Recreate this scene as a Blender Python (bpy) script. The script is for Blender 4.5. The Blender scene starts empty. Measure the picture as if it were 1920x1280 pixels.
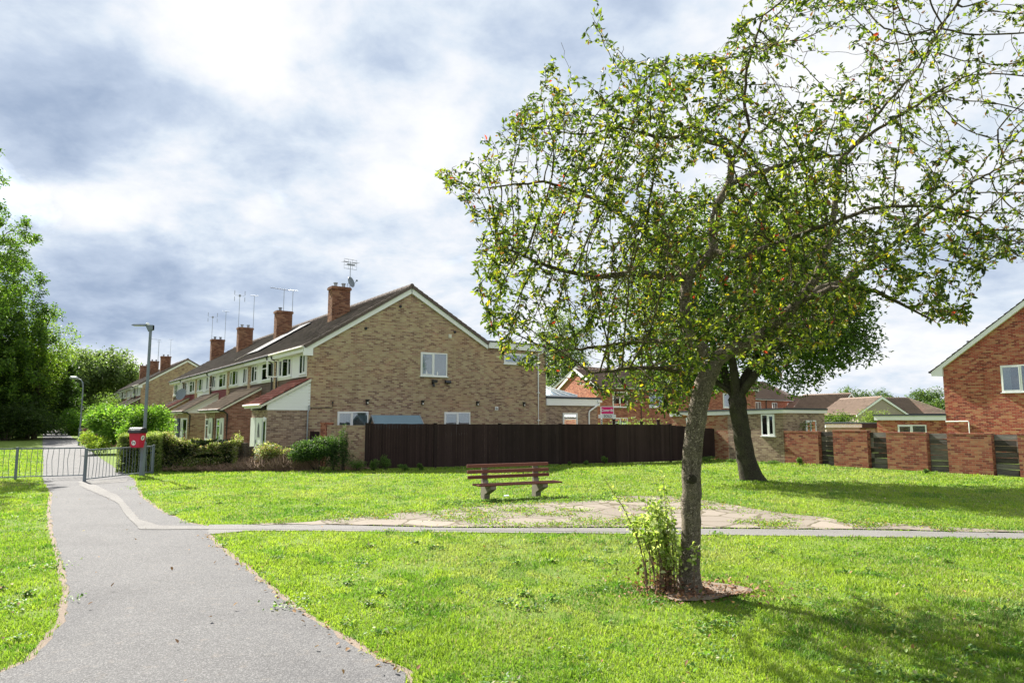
import bpy, math, random
import numpy as np
from mathutils import Vector, Matrix
random.seed(7); rng = np.random.default_rng(7)
S = bpy.context.scene
COL = S.collection
# ------------------------------------------------------------ camera
F_PX, HOR, EYE = 1280.0, 785.0, 2.0
PITCH = math.atan((HOR-640)/F_PX); CP, SP = math.cos(PITCH), math.sin(PITCH)
cd = bpy.data.cameras.new('camera'); cam = bpy.data.objects.new('camera', cd); COL.objects.link(cam)
cd.sensor_width = 36; cd.lens = 24; cd.clip_end = 3000; cd.clip_start = 0.05
cam.location = (0, 0, EYE); cam.rotation_euler = (math.pi/2+PITCH, 0, 0)
S.camera = cam
# ------------------------------------------------------------ light
SUN_EL, SUN_HD = math.radians(41), math.radians(-40.5)     # heading measured from +Y towards +X
sdir = Vector((math.sin(SUN_HD)*math.cos(SUN_EL), math.cos(SUN_HD)*math.cos(SUN_EL), math.sin(SUN_EL)))
sl = bpy.data.lights.new('sun', 'SUN'); sl.energy = 5.0; sl.angle = math.radians(0.53); sl.color = (1, .95, .86)
so = bpy.data.objects.new('sun', sl); COL.objects.link(so)
so.rotation_euler = sdir.to_track_quat('Z', 'Y').to_euler()
S.view_settings.view_transform = 'Standard'; S.view_settings.look = 'None'
S.view_settings.exposure = 1.62; S.view_settings.gamma = 1

def ray(x, y):
    a = (x-960)/F_PX; b = (640-y)/F_PX
    return Vector((a, CP-b*SP, SP+b*CP))
def G(x, y, z=0.0):
    r = ray(x, y); t = (z-EYE)/r.z
    return Vector((r.x*t, r.y*t, z))
def V(x, y, Y):
    r = ray(x, y); t = Y/r.y
    return Vector((r.x*t, Y, EYE+r.z*t))

# ------------------------------------------------------------ world: nishita sky with a broken cloud deck
W = bpy.data.worlds.new('World'); S.world = W; W.use_nodes = True
nt = W.node_tree; nt.nodes.clear()
class NG:
    def __init__(s, t): s.t = t
    def n(s, typ, **k):
        o = s.t.nodes.new(typ)
        for a, b in k.items():
            if a.startswith('i_'):
                key = a[2:]; key = int(key) if key.isdigit() else key.replace('_', ' ')
                s.put(o.inputs[key], b)
            else: setattr(o, a, b)
        return o
    def put(s, inp, b):
        if isinstance(b, bpy.types.NodeSocket): s.t.links.new(b, inp)
        else: inp.default_value = b
    def math(s, op, a, b=0.0, c=None, clamp=False):
        o = s.t.nodes.new('ShaderNodeMath'); o.operation = op; o.use_clamp = clamp
        s.put(o.inputs[0], a); s.put(o.inputs[1], b)
        if c is not None: s.put(o.inputs[2], c)
        return o.outputs[0]
    def vmath(s, op, a, b=(0, 0, 0)):
        o = s.t.nodes.new('ShaderNodeVectorMath'); o.operation = op
        s.put(o.inputs[0], a); s.put(o.inputs[1], b)
        return o
    def mix(s, f, a, b, bt='MIX'):
        o = s.t.nodes.new('ShaderNodeMix'); o.data_type = 'RGBA'; o.blend_type = bt
        s.put(o.inputs[0], f); s.put(o.inputs[6], a); s.put(o.inputs[7], b)
        return o.outputs[2]
    def noise(s, vec, scale, detail=4, rough=.5, dist=0):
        o = s.t.nodes.new('ShaderNodeTexNoise')
        if vec is not None: s.put(o.inputs['Vector'], vec)
        o.inputs['Scale'].default_value = scale; o.inputs['Detail'].default_value = detail
        o.inputs['Roughness'].default_value = rough; o.inputs['Distortion'].default_value = dist
        return o.outputs['Fac']
    def ramp(s, f, stops, interp='LINEAR'):
        o = s.t.nodes.new('ShaderNodeValToRGB'); s.put(o.inputs[0], f); cr = o.color_ramp; cr.interpolation = interp
        while len(cr.elements) < len(stops): cr.elements.new(.5)
        for e, (p, c) in zip(cr.elements, stops):
            e.position = p; e.color = (*c, 1) if len(c) == 3 else c
        return o.outputs['Color']
g = NG(nt)
tc = g.n('ShaderNodeTexCoord').outputs['Generated']
sky = g.n('ShaderNodeTexSky', sky_type='NISHITA', sun_disc=False, sun_elevation=SUN_EL, sun_rotation=SUN_HD,
          air_density=1.0, dust_density=1.0, ozone_density=1.2)
skyc = g.mix(1.0, sky.outputs[0], (0.09, 0.09, 0.09, 1), 'MULTIPLY')
sep = g.n('ShaderNodeSeparateXYZ', i_0=tc)
zz = g.math('MAXIMUM', sep.outputs[2], 0.0)
den = g.math('ADD', zz, 0.30)
px_ = g.math('DIVIDE', sep.outputs[0], den); py_ = g.math('DIVIDE', sep.outputs[1], den)
cv = g.n('ShaderNodeCombineXYZ', i_0=px_, i_1=py_, i_2=0.0).outputs[0]
warp = g.n('ShaderNodeTexNoise', i_Vector=tc, i_Scale=5.0, i_Detail=6.0)
wv = g.vmath('SCALE', g.vmath('SUBTRACT', warp.outputs['Color'], (.5, .5, .5)).outputs[0]); wv.inputs['Scale'].default_value = .20
wdir = g.vmath('ADD', tc, wv.outputs[0]).outputs[0]
# broad banks of cloud, by compass direction:  (x, y of a direction seen in that part of the sky, angular width, value)
banks = [(120, 120, .17, -.14), (60, 270, .13, -.16), (300, 310, .13, -.22), (480, 345, .09, -.20), (640, 190, .14, -.12), (1000, 90, .16, -.16), (1180, 60, .10, -.10),
         (150, 560, .12, -.20), (330, 590, .11, -.22), (520, 560, .08, -.12), (250, 470, .07, -.10), (800, 480, .10, -.10), (640, 480, .08, -.08),
         (470, 100, .10, .26), (420, 20, .09, .16), (830, 230, .075, .30), (720, 320, .06, .12), (60, 385, .06, .24), (160, 385, .06, .28), (260, 385, .06, .28), (360, 390, .06, .28), (450, 385, .05, .26), (550, 400, .05, .2),
         (740, 360, .10, .14), (330, 672, .045, .34), (250, 680, .045, .36), (170, 690, .04, .26), (1700, 640, .12, .05), (1450, 250, .25, .10), (1800, 420, .12, -.08), (1750, 180, .12, -.06)]
acc = 0.0
for (x, y, w, val) in banks:
    d = ray(x, y).normalized()
    dv = g.vmath('DISTANCE', wdir, tuple(d)).outputs['Value']
    q = g.math('DIVIDE', dv, w)
    gg = g.math('EXPONENT', g.math('MULTIPLY', g.math('MULTIPLY', q, q), -1.0))
    acc = g.math('MULTIPLY_ADD', gg, val*1.25, acc)
n1 = g.noise(cv, 2.1, 10, .58, .25); n2 = g.noise(cv, 6.5, 9, .60, .2)
base = g.math('ADD', g.math('MULTIPLY', g.math('SUBTRACT', n1, .5), 1.25), g.math('MULTIPLY', g.math('SUBTRACT', n2, .5), .8))
val = g.math('ADD', g.math('ADD', base, acc), .56)
K = .40
cloud = g.ramp(val, [(0.0, (.31*K, .39*K, .53*K)), (.28, (.46*K, .54*K, .67*K)), (.46, (.61*K, .68*K, .77*K)), (.60, (.73*K, .76*K, .81*K)), (.80, (.84*K, .85*K, .865*K)), (1.0, (.98*K, .98*K, .98*K))])
gapn = g.noise(g.vmath('ADD', cv, (7.3, 2.1, 0)).outputs[0], 1.9, 7, .6, .4)
gap = g.math('MULTIPLY', g.math('SUBTRACT', gapn, .62), 5.0, clamp=True)
skyfin = g.mix(g.math('MULTIPLY', gap, .45), cloud, skyc)
bg = g.n('ShaderNodeBackground', i_Color=skyfin, i_Strength=1.0)
g.n('ShaderNodeOutputWorld', i_Surface=bg.outputs[0])

# ------------------------------------------------------------ helpers
def tag(o, label=None, cat=None, group=None, kind=None):
    if label: o['label'] = label
    if cat: o['category'] = cat
    if group: o['group'] = group
    if kind: o['kind'] = kind
    return o
def empty(name, loc=(0, 0, 0), rz=0, label=None, cat=None, group=None):
    o = bpy.data.objects.new(name, None); COL.objects.link(o)
    o.location = loc; o.rotation_euler = (0, 0, rz); o.empty_display_size = .2
    return tag(o, label, cat, group)
def link_mesh(name, me, mat=None, parent=None):
    o = bpy.data.objects.new(name, me); COL.objects.link(o)
    if mat is not None:
        me.materials.clear(); me.materials.append(mat)
    if parent is not None: o.parent = parent
    return o
def np_mesh(name, Vt, Fc, col=None, smooth=False):
    """Fc: list of (n,k) int arrays"""
    me = bpy.data.meshes.new(name); Vt = np.asarray(Vt, dtype=np.float32)
    if not isinstance(Fc, list): Fc = [Fc]
    Fc = [np.asarray(f, dtype=np.int32) for f in Fc if len(f)]
    me.vertices.add(len(Vt)); me.vertices.foreach_set('co', Vt.ravel())
    tot = np.concatenate([np.full(len(f), f.shape[1], np.int32) for f in Fc]); idx = np.concatenate([f.ravel() for f in Fc])
    me.loops.add(len(idx)); me.loops.foreach_set('vertex_index', idx)
    me.polygons.add(len(tot)); st = np.concatenate([[0], np.cumsum(tot)[:-1]]).astype(np.int32)
    me.polygons.foreach_set('loop_start', st); me.polygons.foreach_set('loop_total', tot)
    if smooth: me.polygons.foreach_set('use_smooth', np.ones(len(tot), bool))
    if col is not None:
        a = me.color_attributes.new('Col', 'FLOAT_COLOR', 'POINT')
        c = np.ones((len(Vt), 4), np.float32); c[:, :3] = col; a.data.foreach_set('color', c.ravel())
    me.update(calc_edges=True); return me
class MB:
    def __init__(s): s.v = []; s.f = []
    def box(s, x0, x1, y0, y1, z0, z1, m=None):
        m = m or (lambda a, b, c: (a, b, c)); i = len(s.v)
        for z in (z0, z1):
            for (x, y) in ((x0, y0), (x1, y0), (x1, y1), (x0, y1)): s.v.append(m(x, y, z))
        for q in ((0, 3, 2, 1), (4, 5, 6, 7), (0, 1, 5, 4), (1, 2, 6, 5), (2, 3, 7, 6), (3, 0, 4, 7)): s.f.append(tuple(i+k for k in q))
        return s
    def prism(s, pts, ext):
        """pts: 3d polygon; ext: extrusion vector"""
        i = len(s.v); n = len(pts); e = Vector(ext)
        for p in pts: s.v.append(tuple(p))
        for p in pts: s.v.append(tuple(Vector(p)+e))
        s.f.append(tuple(i+k for k in range(n))[::-1]); s.f.append(tuple(i+n+k for k in range(n)))
        for k in range(n): s.f.append((i+k, i+(k+1) % n, i+n+(k+1) % n, i+n+k))
        return s
    def tube(s, path, radii, n=8, cap=True):
        path = [Vector(p) for p in path]
        if not hasattr(radii, '__len__'): radii = [radii]*len(path)
        i0 = len(s.v); up = None
        for k, p in enumerate(path):
            d = (path[min(k+1, len(path)-1)]-path[max(k-1, 0)]).normalized()
            if up is None:
                up = Vector((0, 0, 1)) if abs(d.z) < .9 else Vector((1, 0, 0))
            a = d.cross(up).normalized(); b = d.cross(a).normalized(); up = b*-1 if False else up
            for j in range(n):
                t = 2*math.pi*j/n
                s.v.append(tuple(p+(a*math.cos(t)+b*math.sin(t))*radii[k]))
        for k in range(len(path)-1):
            for j in range(n):
                s.f.append((i0+k*n+j, i0+k*n+(j+1) % n, i0+(k+1)*n+(j+1) % n, i0+(k+1)*n+j))
        if cap:
            s.f.append(tuple(i0+j for j in range(n))); s.f.append(tuple(i0+(len(path)-1)*n+j for j in range(n))[::-1])
        return s
    def build(s, name, mat, parent=None, smooth=False, bevel=0):
        me = bpy.data.meshes.new(name); me.from_pydata(s.v, [], s.f); me.update()
        if smooth: me.polygons.foreach_set('use_smooth', [True]*len(me.polygons))
        o = link_mesh(name, me, mat, parent)
        if bevel:
            b = o.modifiers.new('b', 'BEVEL'); b.width = bevel; b.segments = 2; b.limit_method = 'ANGLE'
        return o
MATS = {}
def mat(name, fn):
    m = bpy.data.materials.new(name); m.use_nodes = True; t = m.node_tree; t.nodes.clear(); gg = NG(t)
    out = gg.n('ShaderNodeOutputMaterial'); sh = fn(gg)
    t.links.new(sh, out.inputs[0]); MATS[name] = m; return m
def principled(gg, color, rough=.7, bump=None, bstr=.3, bdist=.01, spec=.4, metal=0):
    p = gg.n('ShaderNodeBsdfPrincipled'); gg.put(p.inputs['Base Color'], color); gg.put(p.inputs['Roughness'], rough)
    p.inputs['Specular IOR Level'].default_value = spec; p.inputs['Metallic'].default_value = metal
    if bump is not None:
        b = gg.n('ShaderNodeBump', i_Strength=bstr, i_Distance=bdist, i_Height=bump); gg.put(p.inputs['Normal'], b.outputs[0])
    return p.outputs[0]
def simple(name, c, rough=.6, var=.12, scale=3., spec=.4, metal=0):
    def fn(q):
        co = q.n('ShaderNodeTexCoord').outputs['Object']
        n = q.noise(co, scale, 5, .6); n2 = q.noise(co, scale*9, 3, .6)
        f = q.math('ADD', q.math('MULTIPLY', n, .7), q.math('MULTIPLY', n2, .3))
        c1 = tuple(max(0, x*(1-var*1.8)) for x in c)+(1,); c2 = tuple(min(1, x*(1+var)) for x in c)+(1,)
        return principled(q, q.mix(f, c1, c2), rough, n2, .15, .005, spec, metal)
    return mat(name, fn)
def wallvec(q):
    t = q.n('ShaderNodeTexCoord'); s1 = q.n('ShaderNodeSeparateXYZ', i_0=t.outputs['Object']); s2 = q.n('ShaderNodeSeparateXYZ', i_0=t.outputs['Normal'])
    sel = q.math('GREATER_THAN', q.math('ABSOLUTE', s2.outputs[0]), .7)
    top = q.math('GREATER_THAN', q.math('ABSOLUTE', s2.outputs[2]), .8)
    h = q.math('ADD', q.math('MULTIPLY', s1.outputs[1], sel), q.math('MULTIPLY', s1.outputs[0], q.math('SUBTRACT', 1.0, sel)))
    z = q.math('ADD', q.math('MULTIPLY', s1.outputs[1], top), q.math('MULTIPLY', s1.outputs[2], q.math('SUBTRACT', 1.0, top)))
    return q.n('ShaderNodeCombineXYZ', i_0=h, i_1=z, i_2=0.0).outputs[0], t.outputs['Object']
def brick(name, stops, mortar, bw=.225, bh=.075, stain=.35, mw=.012):
    def fn(q):
        vec, ob = wallvec(q)
        b = q.n('ShaderNodeTexBrick', i_Vector=vec, i_Color1=(0, 0, 0, 1), i_Color2=(1, 1, 1, 1), i_Mortar=(.5, .5, .5, 1), i_Scale=1.0, i_Bias=0.0)
        b.inputs['Brick Width'].default_value = bw; b.inputs['Row Height'].default_value = bh
        b.inputs['Mortar Size'].default_value = mw/2; b.inputs['Mortar Smooth'].default_value = .1
        big = q.noise(ob, .55, 5, .65); fine = q.noise(ob, 26, 3, .7)
        f = q.math('ADD', b.outputs['Color'], q.math('MULTIPLY', q.math('SUBTRACT', big, .5), .9), clamp=True)
        c = q.ramp(f, stops)
        c = q.mix(b.outputs['Fac'], c, (*mortar, 1))
        st = q.math('MULTIPLY_ADD', q.math('MULTIPLY', q.noise(ob, .9, 6, .7), .5), stain*2, 1-stain*.55)
        c = q.mix(1.0, c, st, 'MULTIPLY')
        sk_ = q.noise(q.vmath('MULTIPLY', ob, (1.6, 1.6, .16)).outputs[0], 1.0, 6, .65, .3)
        c = q.mix(q.math('MULTIPLY', q.math('SUBTRACT', sk_, .55), 2.2, clamp=True), c, q.mix(1.0, c, (.62, .60, .54, 1), 'MULTIPLY'))
        pk = q.noise(q.vmath('ADD', ob, (13, 5, 2)).outputs[0], .42, 4, .6)
        c = q.mix(q.math('MULTIPLY', q.math('SUBTRACT', pk, .52), 3.0, clamp=True), c, q.mix(1.0, c, (1.12, .93, .86, 1), 'MULTIPLY'))
        c = q.mix(q.math('MULTIPLY', fine, .35), c, q.mix(1.0, c, (.55, .55, .55, 1), 'MULTIPLY'))
        h = q.math('ADD', q.math('MULTIPLY', b.outputs['Fac'], -1.0), q.math('MULTIPLY', fine, .4))
        return principled(q, c, .9, h, .5, .008, .2)
    return mat(name, fn)
M = {}
M['brick_buff'] = brick('brick_buff', [(0, (.19, .11, .08)), (.16, (.28, .17, .115)), (.38, (.36, .25, .16)), (.6, (.42, .315, .185)), (.8, (.48, .38, .235)), (1, (.37, .22, .15))], (.44, .38, .30), stain=.45)
M['brick_brown'] = brick('brick_brown', [(0, (.17, .07, .055)), (.5, (.29, .13, .10)), (1, (.37, .20, .15))], (.30, .24, .20))
M['brick_tan'] = brick('brick_tan', [(0, (.16, .10, .075)), (.5, (.29, .20, .145)), (1, (.42, .32, .22))], (.40, .34, .28))
M['brick_red'] = brick('brick_red', [(0, (.16, .035, .03)), (.2, (.29, .055, .045)), (.42, (.40, .09, .06)), (.6, (.44, .15, .09)), (.8, (.49, .25, .13)), (1, (.30, .07, .055))], (.38, .27, .18))
M['brick_wall'] = brick('brick_wall', [(0, (.13, .04, .035)), (.3, (.28, .075, .055)), (.55, (.35, .13, .08)), (.8, (.37, .20, .11)), (1, (.24, .07, .055))], (.27, .20, .13), stain=.5)
M['brick_orange'] = brick('brick_orange', [(0, (.20, .06, .04)), (.4, (.34, .11, .07)), (.7, (.42, .17, .10)), (1, (.46, .22, .14))], (.38, .25, .18))
M['brick_mix'] = brick('brick_mix', [(0, (.22, .07, .045)), (.3, (.34, .12, .075)), (.6, (.40, .22, .12)), (1, (.42, .27, .16))], (.36, .28, .2))
M['brick_chim'] = brick('brick_chim', [(0, (.13, .05, .03)), (.5, (.26, .11, .06)), (1, (.34, .18, .10))], (.22, .17, .13), stain=.6)
def tile(name, c, c2):
    def fn(q):
        ob = q.n('ShaderNodeTexCoord').outputs['Object']
        n = q.noise(ob, 1.2, 6, .7); n2 = q.noise(ob, 14, 4, .7)
        col = q.mix(n, (*c, 1), (*c2, 1)); col = q.mix(q.math('MULTIPLY', q.math('GREATER_THAN', n2, .62), .5), col, (.22, .2, .15, 1))
        return principled(q, col, .85, n2, .4, .01, .25)
    return mat(name, fn)
M['tile_dark'] = tile('tile_dark', (.06, .047, .046), (.17, .128, .112))
M['tile_brown'] = tile('tile_brown', (.14, .10, .08), (.30, .22, .175))
M['tile_red'] = tile('tile_red', (.20, .05, .04), (.33, .11, .08))
M['tile_pale'] = tile('tile_pale', (.22, .14, .10), (.42, .32, .25))
M['white'] = simple('white_paint', (.78, .79, .78), .35, .05, 2.)
M['cream'] = simple('cream_paint', (.66, .64, .56), .5, .1, 2.)
M['felt'] = simple('roof_felt', (.05, .06, .075), .8, .25, 1.5)
M['shedfelt'] = simple('shed_felt', (.16, .24, .28), .9, .15, 2)
M['black'] = simple('black_plastic', (.018, .018, .02), .35, .3, 3)
M['grey_metal'] = simple('grey_metal', (.16, .19, .22), .45, .2, 4, .5, .3)
M['lamp_grey'] = simple('lamp_grey', (.17, .20, .235), .5, .25, 5, .5, .2)
M['alu'] = simple('aluminium', (.32, .34, .36), .45, .2, 6, .5, .6)
M['dish'] = simple('dish_grey', (.16, .19, .22), .5, .1)
M['bin_red'] = simple('bin_red', (.52, .02, .06), .35, .12, 4)
M['maroon'] = simple('maroon_tile', (.18, .018, .03), .5, .25, 6)
M['hung'] = tile('hung_tile', (.07, .05, .045), (.16, .11, .09))
M['door_navy'] = simple('door_navy', (.03, .04, .10), .4)
M['render_beige'] = simple('pebbledash', (.36, .30, .25), .95, .15, 20)
M['concrete'] = simple('aggregate_concrete', (.23, .205, .155), .9, .45, 30)
M['lead'] = simple('lead_flashing', (.22, .25, .29), .6, .3, 5)
M['curtain'] = simple('net_curtain', (.55, .58, .6), .9, .35, 12)
M['curtain_dark'] = simple('curtain_dark', (.16, .17, .17), .9, .5, 10)
M['room'] = simple('room_dark', (.02, .024, .03), .9, .4, 2)
M['blue'] = simple('sky_reflection_blue', (.20, .34, .45), .7, .1, 2)  # flat blue behind panes, painted in for sky reflected by the glass
M['pink'] = simple('sign_pink', (.70, .012, .17), .5, .05)
M['ink'] = simple('sign_ink', (.02, .02, .025), .6, .1)
M['weatherwood'] = None
def glassfn(q):
    lw = q.n('ShaderNodeFresnel'); lw.inputs['IOR'].default_value = 1.5
    gl = q.n('ShaderNodeBsdfGlossy', i_Roughness=.03); gl.inputs['Color'].default_value = (.9, .95, 1, 1)
    tr = q.n('ShaderNodeBsdfTransparent'); tr.inputs['Color'].default_value = (.75, .8, .8, 1)
    f = q.math('ADD', q.math('MULTIPLY', lw.outputs[0], 1.3), .10, clamp=True)
    return q.n('ShaderNodeMixShader', i_0=f, i_1=tr.outputs[0], i_2=gl.outputs[0]).outputs[0]
M['glass'] = mat('window_glass', glassfn)
def woodfn(c1, c2, grain_axis='z', bw=.15):
    def fn(q):
        t = q.n('ShaderNodeTexCoord').outputs['Object']; s1 = q.n('ShaderNodeSeparateXYZ', i_0=t)
        if grain_axis == 'z':
            idx = q.math('FLOOR', q.math('DIVIDE', s1.outputs[0], bw)); sc = (30, 30, 2)
        else:
            idx = q.math('FLOOR', q.math('DIVIDE', s1.outputs[2], bw)); sc = (2, 2, 40)
        w = q.n('ShaderNodeTexWhiteNoise', noise_dimensions='1D', i_W=idx).outputs['Value']
        mp = q.vmath('MULTIPLY', t, sc).outputs[0]
        n = q.noise(mp, 1.0, 6, .7, .3)
        n2 = q.noise(t, 1.1, 4, .6)
        f = q.math('ADD', q.math('MULTIPLY', w, .4), q.math('MULTIPLY', n, .6))
        f = q.math('ADD', f, q.math('MULTIPLY', q.math('SUBTRACT', n2, .5), .6), clamp=True)
        return principled(q, q.mix(f, (*c1, 1), (*c2, 1)), .85, n, .4, .006, .15)
    return fn
M['fence_wood'] = mat('fence_wood', woodfn((.016, .010, .010), (.048, .032, .030), 'z', .125))
M['silver_wood'] = mat('silver_wood', woodfn((.04, .035, .03), (.36, .35, .33), 'x', .22))
M['bench_wood'] = mat('bench_wood', woodfn((.10, .035, .028), (.20, .085, .06), 'x', .3))
M['shed_wood'] = mat('shed_wood', woodfn((.14, .09, .06), (.25, .18, .12), 'x', .12))
M['bark_grey'] = None
def barkfn(c1, c2, c3, sc=1.0, moss=.0):
    def fn(q):
        t = q.n('ShaderNodeTexCoord').outputs['Object']
        mp = q.vmath('MULTIPLY', t, (26*sc, 26*sc, 3.4*sc)).outputs[0]
        n = q.noise(mp, 1.0, 7, .72, 1.1); n2 = q.noise(t, 3.0, 5, .65); n3 = q.noise(t, 45, 3, .6)
        v = q.n('ShaderNodeTexVoronoi', feature='DISTANCE_TO_EDGE', i_Vector=q.vmath('MULTIPLY', q.vmath('ADD', t, q.vmath('SCALE', q.n('ShaderNodeTexNoise', i_Vector=t, i_Scale=9.0).outputs['Color']).outputs[0]).outputs[0], (28*sc, 28*sc, 5*sc)).outputs[0], i_Scale=1.0)
        cr = q.math('MULTIPLY', v.outputs['Distance'], 5.0, clamp=True)
        c = q.mix(n, (*c1, 1), (*c2, 1)); c = q.mix(q.math('SUBTRACT', 1.0, cr), c, q.mix(1.0, c, (.26, .24, .22, 1), 'MULTIPLY'))
        c = q.mix(q.math('MULTIPLY', q.math('SUBTRACT', n2, .5-moss*.3), 2.2, clamp=True), c, (*c3, 1))
        h = q.math('ADD', q.math('MULTIPLY', n, .8), q.math('MULTIPLY', cr, .8)); h = q.math('ADD', h, q.math('MULTIPLY', n3, .25))
        return principled(q, c, .95, h, 1.0, .035, .15)
    return fn
M['bark_crab'] = mat('bark_crab', barkfn((.15, .12, .09), (.60, .52, .42), (.40, .35, .22), .85))
M['bark_twig'] = mat('bark_twig', barkfn((.13, .10, .07), (.30, .25, .18), (.26, .25, .09), 1.0, .25))
M['bark_dark'] = mat('bark_dark', barkfn((.06, .052, .042), (.17, .15, .11), (.12, .13, .065), .6, .2))
def leaffn(trans=.45, rough=.52, tt=(1.55, 1.65, .75)):
    def fn(q):
        a = q.n('ShaderNodeAttribute', attribute_name='Col').outputs['Color']
        p = q.n('ShaderNodeBsdfPrincipled', i_Roughness=rough); q.put(p.inputs['Base Color'], a); p.inputs['Specular IOR Level'].default_value = .28
        tcol = q.mix(1.0, a, (*tt, 1), 'MULTIPLY')
        tr = q.n('ShaderNodeBsdfTranslucent'); q.put(tr.inputs['Color'], tcol)
        return q.n('ShaderNodeMixShader', i_0=trans, i_1=p.outputs[0], i_2=tr.outputs[0]).outputs[0]
    return fn
M['leaf'] = mat('leaf', leaffn())
M['leaf_dry'] = mat('leaf_dry', leaffn(.15, .9))
M['grass'] = mat('grass_blade', leaffn(.45, .5, (1.45, 1.5, .95)))
M['berry'] = simple('berry', (.16, .008, .015), .3, .2)
def groundfn(q):
    t = q.n('ShaderNodeTexCoord').outputs['Object']
    n = q.noise(t, .6, 5, .6); n2 = q.noise(t, 9, 5, .7); n3 = q.noise(t, 60, 3, .7)
    c = q.mix(n, (.075, .135, .02, 1), (.14, .21, .035, 1)); c = q.mix(q.math('MULTIPLY', n2, .6), c, (.14, .17, .04, 1))
    c = q.mix(q.math('MULTIPLY', q.math('GREATER_THAN', n3, .6), .45), c, (.035, .06, .012, 1))
    dirt = q.math('MULTIPLY', q.math('SUBTRACT', q.noise(t, 3.3, 4, .6), .66), 9.0, clamp=True)
    c = q.mix(q.math('MULTIPLY', dirt, .6), c, (.24, .19, .11, 1))
    return principled(q, c, .95, n3, .6, .02, .1)
M['ground'] = mat('ground_turf', groundfn)
def asphaltfn(base, chip, warm=0):
    def fn(q):
        t = q.n('ShaderNodeTexCoord').outputs['Object']
        n = q.noise(t, .9, 6, .65); n2 = q.noise(t, 75, 3, .75); n4 = q.noise(t, 7, 4, .6)
        v = q.n('ShaderNodeTexVoronoi', i_Vector=t, i_Scale=95.0)
        c = q.mix(n, tuple(x*.78 for x in base)+(1,), tuple(x*1.18 for x in base)+(1,))
        c = q.mix(q.math('MULTIPLY', q.math('GREATER_THAN', n2, .55), .6), c, (*chip, 1))
        c = q.mix(q.math('MULTIPLY', q.math('LESS_THAN', n2, .40), .45), c, tuple(x*.45 for x in base)+(1,))
        c = q.mix(q.math('MULTIPLY', q.math('SUBTRACT', n4, .58), 1.3, clamp=True), c, (.26, .22, .18, 1))
        st_ = q.noise(q.vmath('ADD', t, (31, 7, 0)).outputs[0], .45, 7, .7, .6); c = q.mix(q.math('MULTIPLY', q.math('SUBTRACT', st_, .5), 3.0, clamp=True), c, q.mix(1.0, c, (.74, .74, .76, 1), 'MULTIPLY'))
        cr = q.n('ShaderNodeTexVoronoi', feature='DISTANCE_TO_EDGE', i_Vector=q.vmath('ADD', t, q.vmath('SCALE', q.n('ShaderNodeTexNoise', i_Vector=t, i_Scale=2.0, i_Detail=6.0).outputs['Color']).outputs[0]).outputs[0], i_Scale=.55)
        ck = q.math('MULTIPLY', q.math('LESS_THAN', cr.outputs['Distance'], .0022), .35)
        c = q.mix(ck, c, (.04, .038, .035, 1))
        h = q.math('ADD', v.outputs['Distance'], n2)
        return principled(q, c, .9, h, .8, .006, .2)
    return fn
M['asphalt'] = mat('asphalt', asphaltfn((.102, .101, .104), (.24, .237, .235)))
M['asphalt_pale'] = mat('asphalt_pale', asphaltfn((.155, .150, .145), (.29, .28, .27)))
M['soil'] = mat('soil', asphaltfn((.19, .148, .115), (.30, .245, .195)))
def pavefn(q):
    t = q.n('ShaderNodeTexCoord').outputs['Object']
    w = q.vmath('SCALE', q.vmath('SUBTRACT', q.n('ShaderNodeTexNoise', i_Vector=t, i_Scale=2.5, i_Detail=4.0).outputs['Color'], (.5, .5, .5)).outputs[0]); w.inputs['Scale'].default_value = .16
    tv = q.vmath('ADD', t, w.outputs[0]).outputs[0]
    v = q.n('ShaderNodeTexVoronoi', feature='DISTANCE_TO_EDGE', i_Vector=tv, i_Scale=1.35)
    vc = q.n('ShaderNodeTexVoronoi', i_Vector=tv, i_Scale=1.35)
    n = q.noise(t, 30, 4, .7); n2 = q.noise(t, 1.6, 4, .6)
    cc = q.n('ShaderNodeSeparateXYZ', i_0=vc.outputs['Color']).outputs[0]
    c = q.mix(cc, (.165, .145, .122, 1), (.245, .215, .18, 1)); c = q.mix(q.math('MULTIPLY', n, .4), c, (.2, .16, .13, 1))
    jt = q.math('LESS_THAN', v.outputs['Distance'], .03)
    c = q.mix(jt, c, (.10, .085, .055, 1))
    c = q.mix(q.math('MULTIPLY', q.math('SUBTRACT', n2, .6), 3., clamp=True), c, (.22, .16, .12, 1))
    return principled(q, c, .9, q.math('SUBTRACT', n, jt), .5, .01, .2)
M['paving'] = mat('paving', pavefn)

# ------------------------------------------------------------ ground, paths
def sheet(name, pts, z, m, kind='structure', jitter=0.0, sub=None):
    P = [Vector((p[0], p[1], 0)) for p in pts]
    if sub:
        out = []
        for i, p in enumerate(P):
            q = P[(i+1) % len(P)]; n = max(1, int((q-p).length/sub)); n = min(n, 400)
            for k in range(n):
                w = p.lerp(q, k/n)
                if k: w += Vector((random.gauss(0, jitter), random.gauss(0, jitter), 0))
                out.append(w)
        P = out
    me = bpy.data.meshes.new(name); me.from_pydata([(p.x, p.y, z) for p in P], [], [tuple(range(len(P)))]); me.update()
    # orient up
    if me.polygons[0].normal.z < 0: me.flip_normals()
    o = link_mesh(name, me, m); tag(o, kind=kind); return o
gm = MB(); gm.v = [(-900, -40, 0), (900, -40, 0), (900, 1500, 0), (-900, 1500, 0)]; gm.f = [(0, 1, 2, 3)]
tag(gm.build('ground', M['ground']), kind='structure')
px = lambda L: [G(x, y) for x, y in L]
path_L = [(82, 906), (98, 925), (94, 960), (100, 1000), (118, 1060), (130, 1110), (122, 1160), (90, 1205), (60, 1238), (0, 1262)]
path_R = [(250, 897), (262, 930), (300, 958), (350, 980), (400, 988)]
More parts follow.
